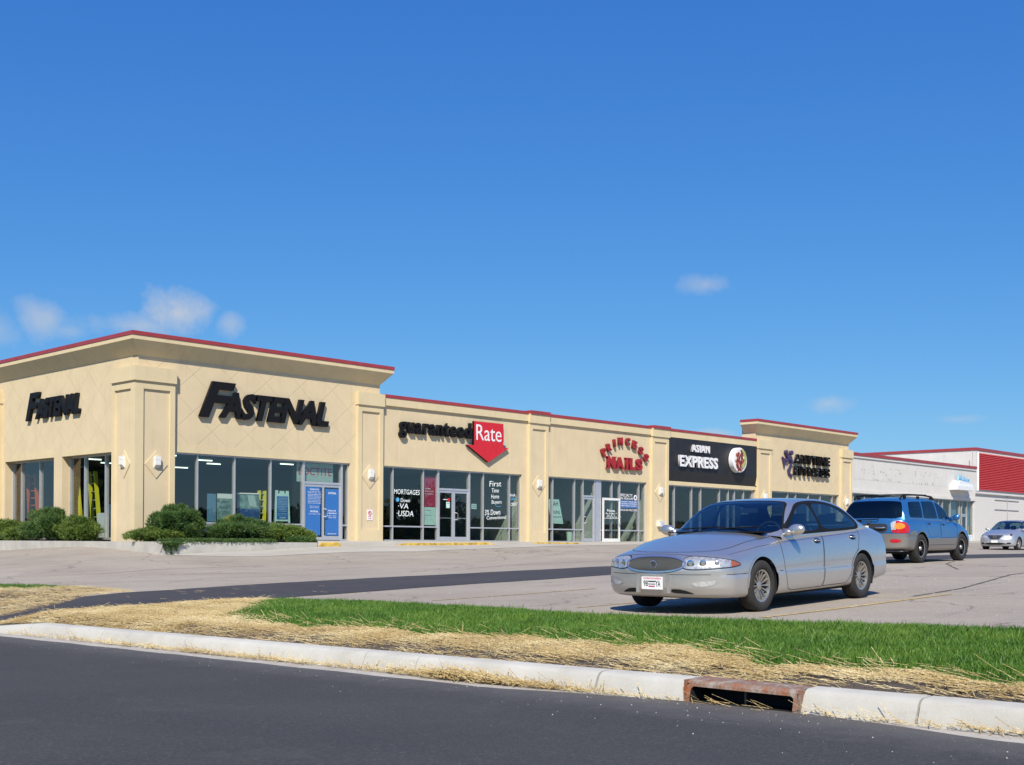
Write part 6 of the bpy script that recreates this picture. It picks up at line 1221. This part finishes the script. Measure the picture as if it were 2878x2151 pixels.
mb = MB(); mb.box(X_+.0005, X_+.002, -.055, .05, .405, .42, 'seam'); mb.box(X_+.0005, X_+.002, -.055, .05, .375, .385, 'seam'); mb.box(X_+.0005, X_+.002, -.05, .04, .345, .36, 'red_poster'); mb.build('redaction_bars', pl)
h1 = .99
for (a, b) in (((1.10, -.55), (1.02, .1)), ((1.08, .0), (.98, .62))):
    mb = MB(); za = 1.005; 
    p0 = bv.ray_cast(Vector((a[0]-.1, a[1], 3)), Vector((0, 0, -1)))[0]; mb.tube([(.99, a[1], 1.035), (.965, (a[1]+b[1])/2, 1.05), (.94, b[1], 1.06)], .009, 'trim_black', 6); mb.build('wiper', car)
mb = MB(); mb.box(.93, 1.08, -.72, .72, .985, 1.0, 'trim_black'); mb.build('cowl', car)

# ---- blue suv, seen from behind
SUV = dict(cat='car', xn=2.24, xt=-2.26, W=.92, wb=2.62, wx=.02, R=.36, ra=.42, tw=.235, rim=.215, wheel='dark', floor=.22, lip='cladding', crease=.62, steer=0, dx=.025,
  zt=[(2.24, .86), (1.9, .98), (1.5, 1.05), (1.1, 1.10), (.8, 1.12), (0, 1.12), (-1.5, 1.12), (-2.26, 1.13)], zs=[(2.24, .80), (1.9, .90), (1.4, .98), (.9, 1.02), (0, 1.04), (-1.5, 1.07), (-2.26, 1.08)],
  ws=[(2.24, .84), (1.5, .86), (.5, .87), (-1.5, .87), (-2.26, .85)], wm=[(2.24, .89), (1.4, .925), (.4, .905), (-.5, .905), (-1.3, .925), (-2.26, .90)], zb=[(2.24, .32), (1.5, .28), (-1.5, .30), (-2.26, .36)], bf=.36, pf=2.4, tf=.8, nz=.6, br=.20, pr=3.0, tr=.12, tz=.9, ur=.9, fil=.09, lr=.8,
  cab=(.8, -2.1), cabw=.76, cabz=1.03, mats={'body': 'blue_paint', 'door': 'blue_paint', 'cladding': 'cladding', 'rear_bumper': 'cladding', 'front_bumper': 'cladding'},
  doors=[('f', [(1.02, 1.02), (.98, .62), (-.02, .62), (-.08, 1.06)]), ('r', [(-.095, 1.06), (-.035, .62), (-.72, .62), (-.9, .82), (-1.0, 1.07)])],
  sideregions=[('rear_bumper', [(-3, .73), (-1.95, .73), (-1.84, .80), (-1.60, .80), (-1.5, .62), (-1.5, .1), (-3, .1)], lambda c: c[:, 0] < -1.45), ('front_bumper', [(3, .62), (1.62, .62), (1.62, .1), (3, .1)], lambda c: c[:, 0] > 1.5), ('cladding', [(1.7, .62), (-1.6, .62), (-1.6, .1), (1.7, .1)], lambda c: np.abs(c[:, 1]) > .4)],
  gx0=1.22, gx1=-2.24, gfx=.3, grx=-1.6, gbf=.26, gbr=.13, tumble=.33, gn=320,
  zr=[(1.22, 1.07), (1.05, 1.16), (.6, 1.42), (.38, 1.53), (.15, 1.60), (-.4, 1.645), (-1.2, 1.645), (-1.75, 1.61), (-1.98, 1.54), (-2.12, 1.38), (-2.24, 1.06)], gzb=[(1.22, 1.04), (0, 1.06), (-1.5, 1.085), (-2.24, 1.05)], gwb=[(1.22, .80), (.5, .84), (-1.0, .85), (-2.24, .82)],
  wsh=[(-.78, 1.12), (-.62, 1.52), (-.5, 1.56), (0, 1.57), (.5, 1.56), (.62, 1.52), (.78, 1.12), (0, 1.10)], rear=[(-.75, 1.13), (-.76, 1.2), (-.68, 1.49), (-.58, 1.535), (0, 1.55), (.58, 1.535), (.68, 1.49), (.76, 1.2), (.75, 1.13), (.5, 1.10), (0, 1.09), (-.5, 1.10)],
  dlo=[(1.0, 1.09), (.45, 1.40), (.2, 1.52), (-.1, 1.555), (-1.6, 1.545), (-1.72, 1.50), (-1.80, 1.18), (-1.74, 1.11)],
  glass=[[(.93, 1.10), (.42, 1.38), (.2, 1.50), (.1, 1.525), (.0, 1.535), (-.02, 1.45), (-.045, 1.17), (-.045, 1.10), (.1, 1.095)], [(-.2, 1.105), (-.11, 1.11), (-.11, 1.2), (-.085, 1.47), (-.085, 1.54), (-.18, 1.545), (-.8, 1.54), (-.87, 1.535), (-.885, 1.47), (-.975, 1.18), (-.98, 1.12), (-.9, 1.11)], [(-1.15, 1.12), (-1.05, 1.12), (-1.04, 1.18), (-.955, 1.46), (-.945, 1.53), (-1.05, 1.535), (-1.55, 1.52), (-1.66, 1.50), (-1.70, 1.42), (-1.77, 1.22), (-1.77, 1.15), (-1.70, 1.13)]],
  gmats={'roof': 'blue_paint', 'side_window': 'tint_glass', 'windshield': 'car_glass', 'rear_window': 'tint_glass', 'window_trim': 'blue_paint'}, trimw=.0, gs=1, dashx=.6, seats=(.0, -.95), sh=.12, rvm=(.3, 1.42), liner='brown_trim')
loc, hd, pt = place(10.55, -23.84, 7.90, -23.96, .92, -1)
suv, bv2, _ = make_car(SUV, 'parked_suv', 'bright blue sport utility vehicle with grey lower cladding parked behind the sedan', loc, hd, pt)
rx = lambda y, z: (Vector((-4, y, z)), Vector((1, 0, 0)))
for sgn in (1, -1):
    A = math.pi
    tl = poly_sdf(smooth_poly([(A-.37*sgn, 1.02), (A-.50*sgn, 1.06), (A-.66*sgn, .98), (A-.70*sgn, .82), (A-.68*sgn, .74), (A-.39*sgn, .75), (A-.385*sgn, .86)], 2)); us = sorted((A-.34*sgn, A-.74*sgn))
    patch(bv2, tl, us[0], us[1], .72, 1.08, .012, cyl(-.9), .008, ['red_lens', 'orange_lens', 'clear_lens'], suv, 'tail_light', lambda u, v, sgn=sgn: (1 if (((u-(A-.52*sgn))/.085)**2+((v-.92)/.075)**2) < 1 else (2 if abs(u-A) < .46 and v > .83 else 0)))
    fl = poly_sdf(smooth_poly([(A-.36*sgn, .60), (A-.50*sgn, .60), (A-.56*sgn, .56), (A-.50*sgn, .51), (A-.37*sgn, .515)], 1)); us = sorted((A-.33*sgn, A-.6*sgn)); patch(bv2, fl, us[0], us[1], .49, .62, .01, cyl(-.9), .006, ['red_lens'], suv, 'bumper_reflector')
    mirror(suv, .78, .86*sgn, 1.13, sgn, 'blue_paint', .2, .17); handle(suv, bv2, .12, .97, sgn, 'blue_paint'); handle(suv, bv2, -.78, .99, sgn, 'blue_paint')
    mb = MB(); y_ = .60*sgn; mb.tube([(.15, y_, 1.61), (.05, y_, 1.665), (-.5, y_, 1.70), (-1.3, y_, 1.70), (-1.72, y_, 1.675), (-1.86, y_, 1.60)], .022, 'trim_black', 8)
    for x in (.02, -.8, -1.6): mb.box(x-.05, x+.05, y_-.02, y_+.02, 1.6, 1.67, 'trim_black')
    mb.build('roof_rail', suv, smooth=True)
for x in (-.3, -1.35): mb = MB(); mb.box(x-.03, x+.03, -.6, .6, 1.70, 1.722, 'trim_black'); mb.build('cross_bar', suv)
h = bv2.ray_cast(*rx(0, .85)); X_ = h[0].x
patch(bv2, poly_sdf(smooth_poly([(-.42, .74), (-.46, .93), (-.4, .985), (.4, .985), (.46, .93), (.42, .74)], 2)), -.5, .5, .7, 1.0, .02, rx, .004, ['seam'], suv, 'plate_recess'); mb = MB(); mb.box(X_-.02, X_-.008, .02, .33, .78, .93, 'sign_white'); mb.build('licence_plate', suv)
mb = MB(); mb.tube([(X_-.0, -.42, .88), (X_-.045, -.36, .885), (X_-.045, -.18, .885), (X_-.0, -.14, .88)], .018, 'chrome'); mb.build('gate_handle', suv, smooth=True)
ribbon(bv2, [Vector((0, -.70, 1.08)), Vector((0, -.66, .76)), Vector((0, .66, .76)), Vector((0, .70, 1.08))], (1, 0, 0), .01, .002, 'seam', suv, 'tailgate_seam')
mb = MB(); mb.tube([(X_-.02, 0, 1.04), (X_-.03, 0, 1.04)], .04, 'chrome', 16); mb.build('emblem', suv); mb = MB(); mb.tube([(-2.30, .28, 1.075), (-2.31, -.2, 1.09), (-2.29, -.25, 1.10)], .012, 'trim_black'); mb.box(-2.31, -2.26, .22, .32, 1.04, 1.09, 'trim_black'); mb.build('rear_wiper', suv)
for sgn in (1, -1): ribbon(bv2, [Vector((x, 0, .44)) for x in np.linspace(.85, -.85, 8)], (0, -sgn, 0), .01, .002, 'seam', suv, 'sill_line')

# ---- small grey sedan at the right edge
NS = dict(SED); NS.update(xn=2.26, xt=-2.37, W=.88, wb=2.70, wx=-.02, R=.316, ra=.362, tw=.2, rim=.2, wheel='five', crease=None, dx=.03, mats={'body': 'grey_paint'}, lip='grey_paint',
  zt=[(2.26, .80), (2.0, .88), (1.5, .97), (1.0, 1.04), (.5, 1.04), (-1.2, 1.05), (-1.8, 1.10), (-2.37, 1.06)], zs=[(2.26, .72), (2.0, .80), (1.5, .88), (.9, .93), (-.4, .96), (-1.6, 1.0), (-2.37, .96)],
  ws=[(2.26, .80), (1.4, .82), (0, .82), (-2.37, .77)], wm=[(2.26, .84), (1.4, .875), (0, .88), (-1.4, .88), (-2.37, .84)], zb=[(2.26, .20), (1, .19), (-1, .2), (-2.37, .27)], bf=.36, tf=1.0, nz=.5, cab=(.8, -1.5), cabw=.72, cabz=.95,
  hood=[(2.02, -.5), (2.08, 0), (2.02, .5), (1.7, .68), (1.0, .74), (1.0, -.74), (1.7, -.68)], doors=[('f', [(.85, .93), (.8, .3), (-.2, .26), (-.25, .98)]), ('r', [(-.265, .98), (-.215, .26), (-.85, .28), (-1.05, .6), (-1.25, 1.0)])],
  sideregions=[('front_bumper', [(3, .42), (1.8, .42), (1.8, 0), (3, 0)], lambda c: c[:, 0] > 1.6)], trunk=[(-1.8, -.6), (-1.8, .6), (-2.4, .6), (-2.4, -.6)],
  gx0=1.25, gx1=-1.95, gwb=[(1.25, .76), (.6, .79), (0, .80), (-1.0, .80), (-1.95, .72)], zr=[(1.25, .985), (1.1, 1.06), (.8, 1.22), (.5, 1.36), (.3, 1.43), (.0, 1.48), (-.4, 1.495), (-.9, 1.475), (-1.3, 1.39), (-1.7, 1.22), (-1.95, 1.1)], tumble=.45,
  wsh=[(-.76, 1.02), (-.60, 1.36), (-.5, 1.41), (0, 1.43), (.5, 1.41), (.60, 1.36), (.76, 1.02), (0, 1.0)], dlo=[(.9, .99), (.4, 1.26), (.1, 1.385), (-.3, 1.42), (-.7, 1.41), (-1.1, 1.32), (-1.4, 1.14), (-1.3, 1.04)],
  glass=[[(.8, 1.01), (.38, 1.24), (.08, 1.365), (-.22, 1.39), (-.27, 1.02)], [(-.33, 1.03), (-.28, 1.395), (-.7, 1.385), (-1.07, 1.3), (-1.3, 1.15), (-1.25, 1.06)]],
  gmats={'roof': 'grey_paint', 'side_window': 'car_glass', 'windshield': 'car_glass', 'rear_window': 'car_glass', 'window_trim': 'trim_black'}, rvm=(.3, 1.33), dashx=.5)
loc, hd, pt = place(39.5, -14.05, 42.2, -13.95, .88, 1)
ns, bv3, _ = make_car(NS, 'parked_car', 'small grey compact sedan facing the camera at the right picture edge', loc, hd, pt)
for sgn in (1, -1):
    f = poly_sdf(smooth_poly([(.27*sgn, .60), (.30*sgn, .66), (.50*sgn, .745), (.68*sgn, .80), (.72*sgn, .76), (.60*sgn, .68), (.42*sgn, .60)], 1)); patch(bv3, f, min(.22*sgn, .78*sgn), max(.22*sgn, .78*sgn), .56, .84, .02, cyl(1.0), .008, ['clear_lens', 'seam'], ns, 'headlight', lambda u, v: 1 if abs(u) > .58 else 0)
    f = poly_sdf([(.40*sgn, .30), (.46*sgn, .38), (.60*sgn, .38), (.58*sgn, .30)]); patch(bv3, f, min(.36*sgn, .64*sgn), max(.36*sgn, .64*sgn), .28, .4, .02, cyl(1.0), .006, ['seam'], ns, 'fog_lamp'); mirror(ns, .72, .83*sgn, 1.03, sgn, 'grey_paint', .2, .13); handle(ns, bv3, -.1, .88, sgn, 'grey_paint')
patch(bv3, poly_sdf([(-.36, .735), (.36, .735), (.2, .53), (-.2, .53)]), -.4, .4, .5, .76, .015, fx, .006, ['seam'], ns, 'grille'); mb = MB(); h = bv3.ray_cast(*fx(0, .63)); X_ = h[0].x+.02
mb.tube([(X_, .075*math.cos(6.283*i/16), .65+.075*math.sin(6.283*i/16)) for i in range(16)], .01, 'chrome', 6, closed=True); mb.box(X_-.005, X_+.008, -.09, .09, .637, .663, 'chrome'); mb.build('emblem', ns)
for sgn in (1, -1): mb = MB(); mb.tube([(bv3.ray_cast(*fx(.37*sgn, .72))[0].x+.01, .38*sgn, .73), (bv3.ray_cast(*fx(.2*sgn, .53))[0].x+.012, .2*sgn, .52)], .016, 'chrome'); mb.build('grille_bar', ns)
patch(bv3, poly_sdf(smooth_poly([(-.5, .27), (-.46, .37), (.46, .37), (.5, .27)], 1)), -.52, .52, .25, .39, .015, fx, .005, ['well'], ns, 'intake'); mb = MB(); h = bv3.ray_cast(*fx(0, .42)); mb.box(h[0].x+.004, h[0].x+.02, -.155, .155, .37, .48, 'paper'); mb.build('licence_plate', ns)
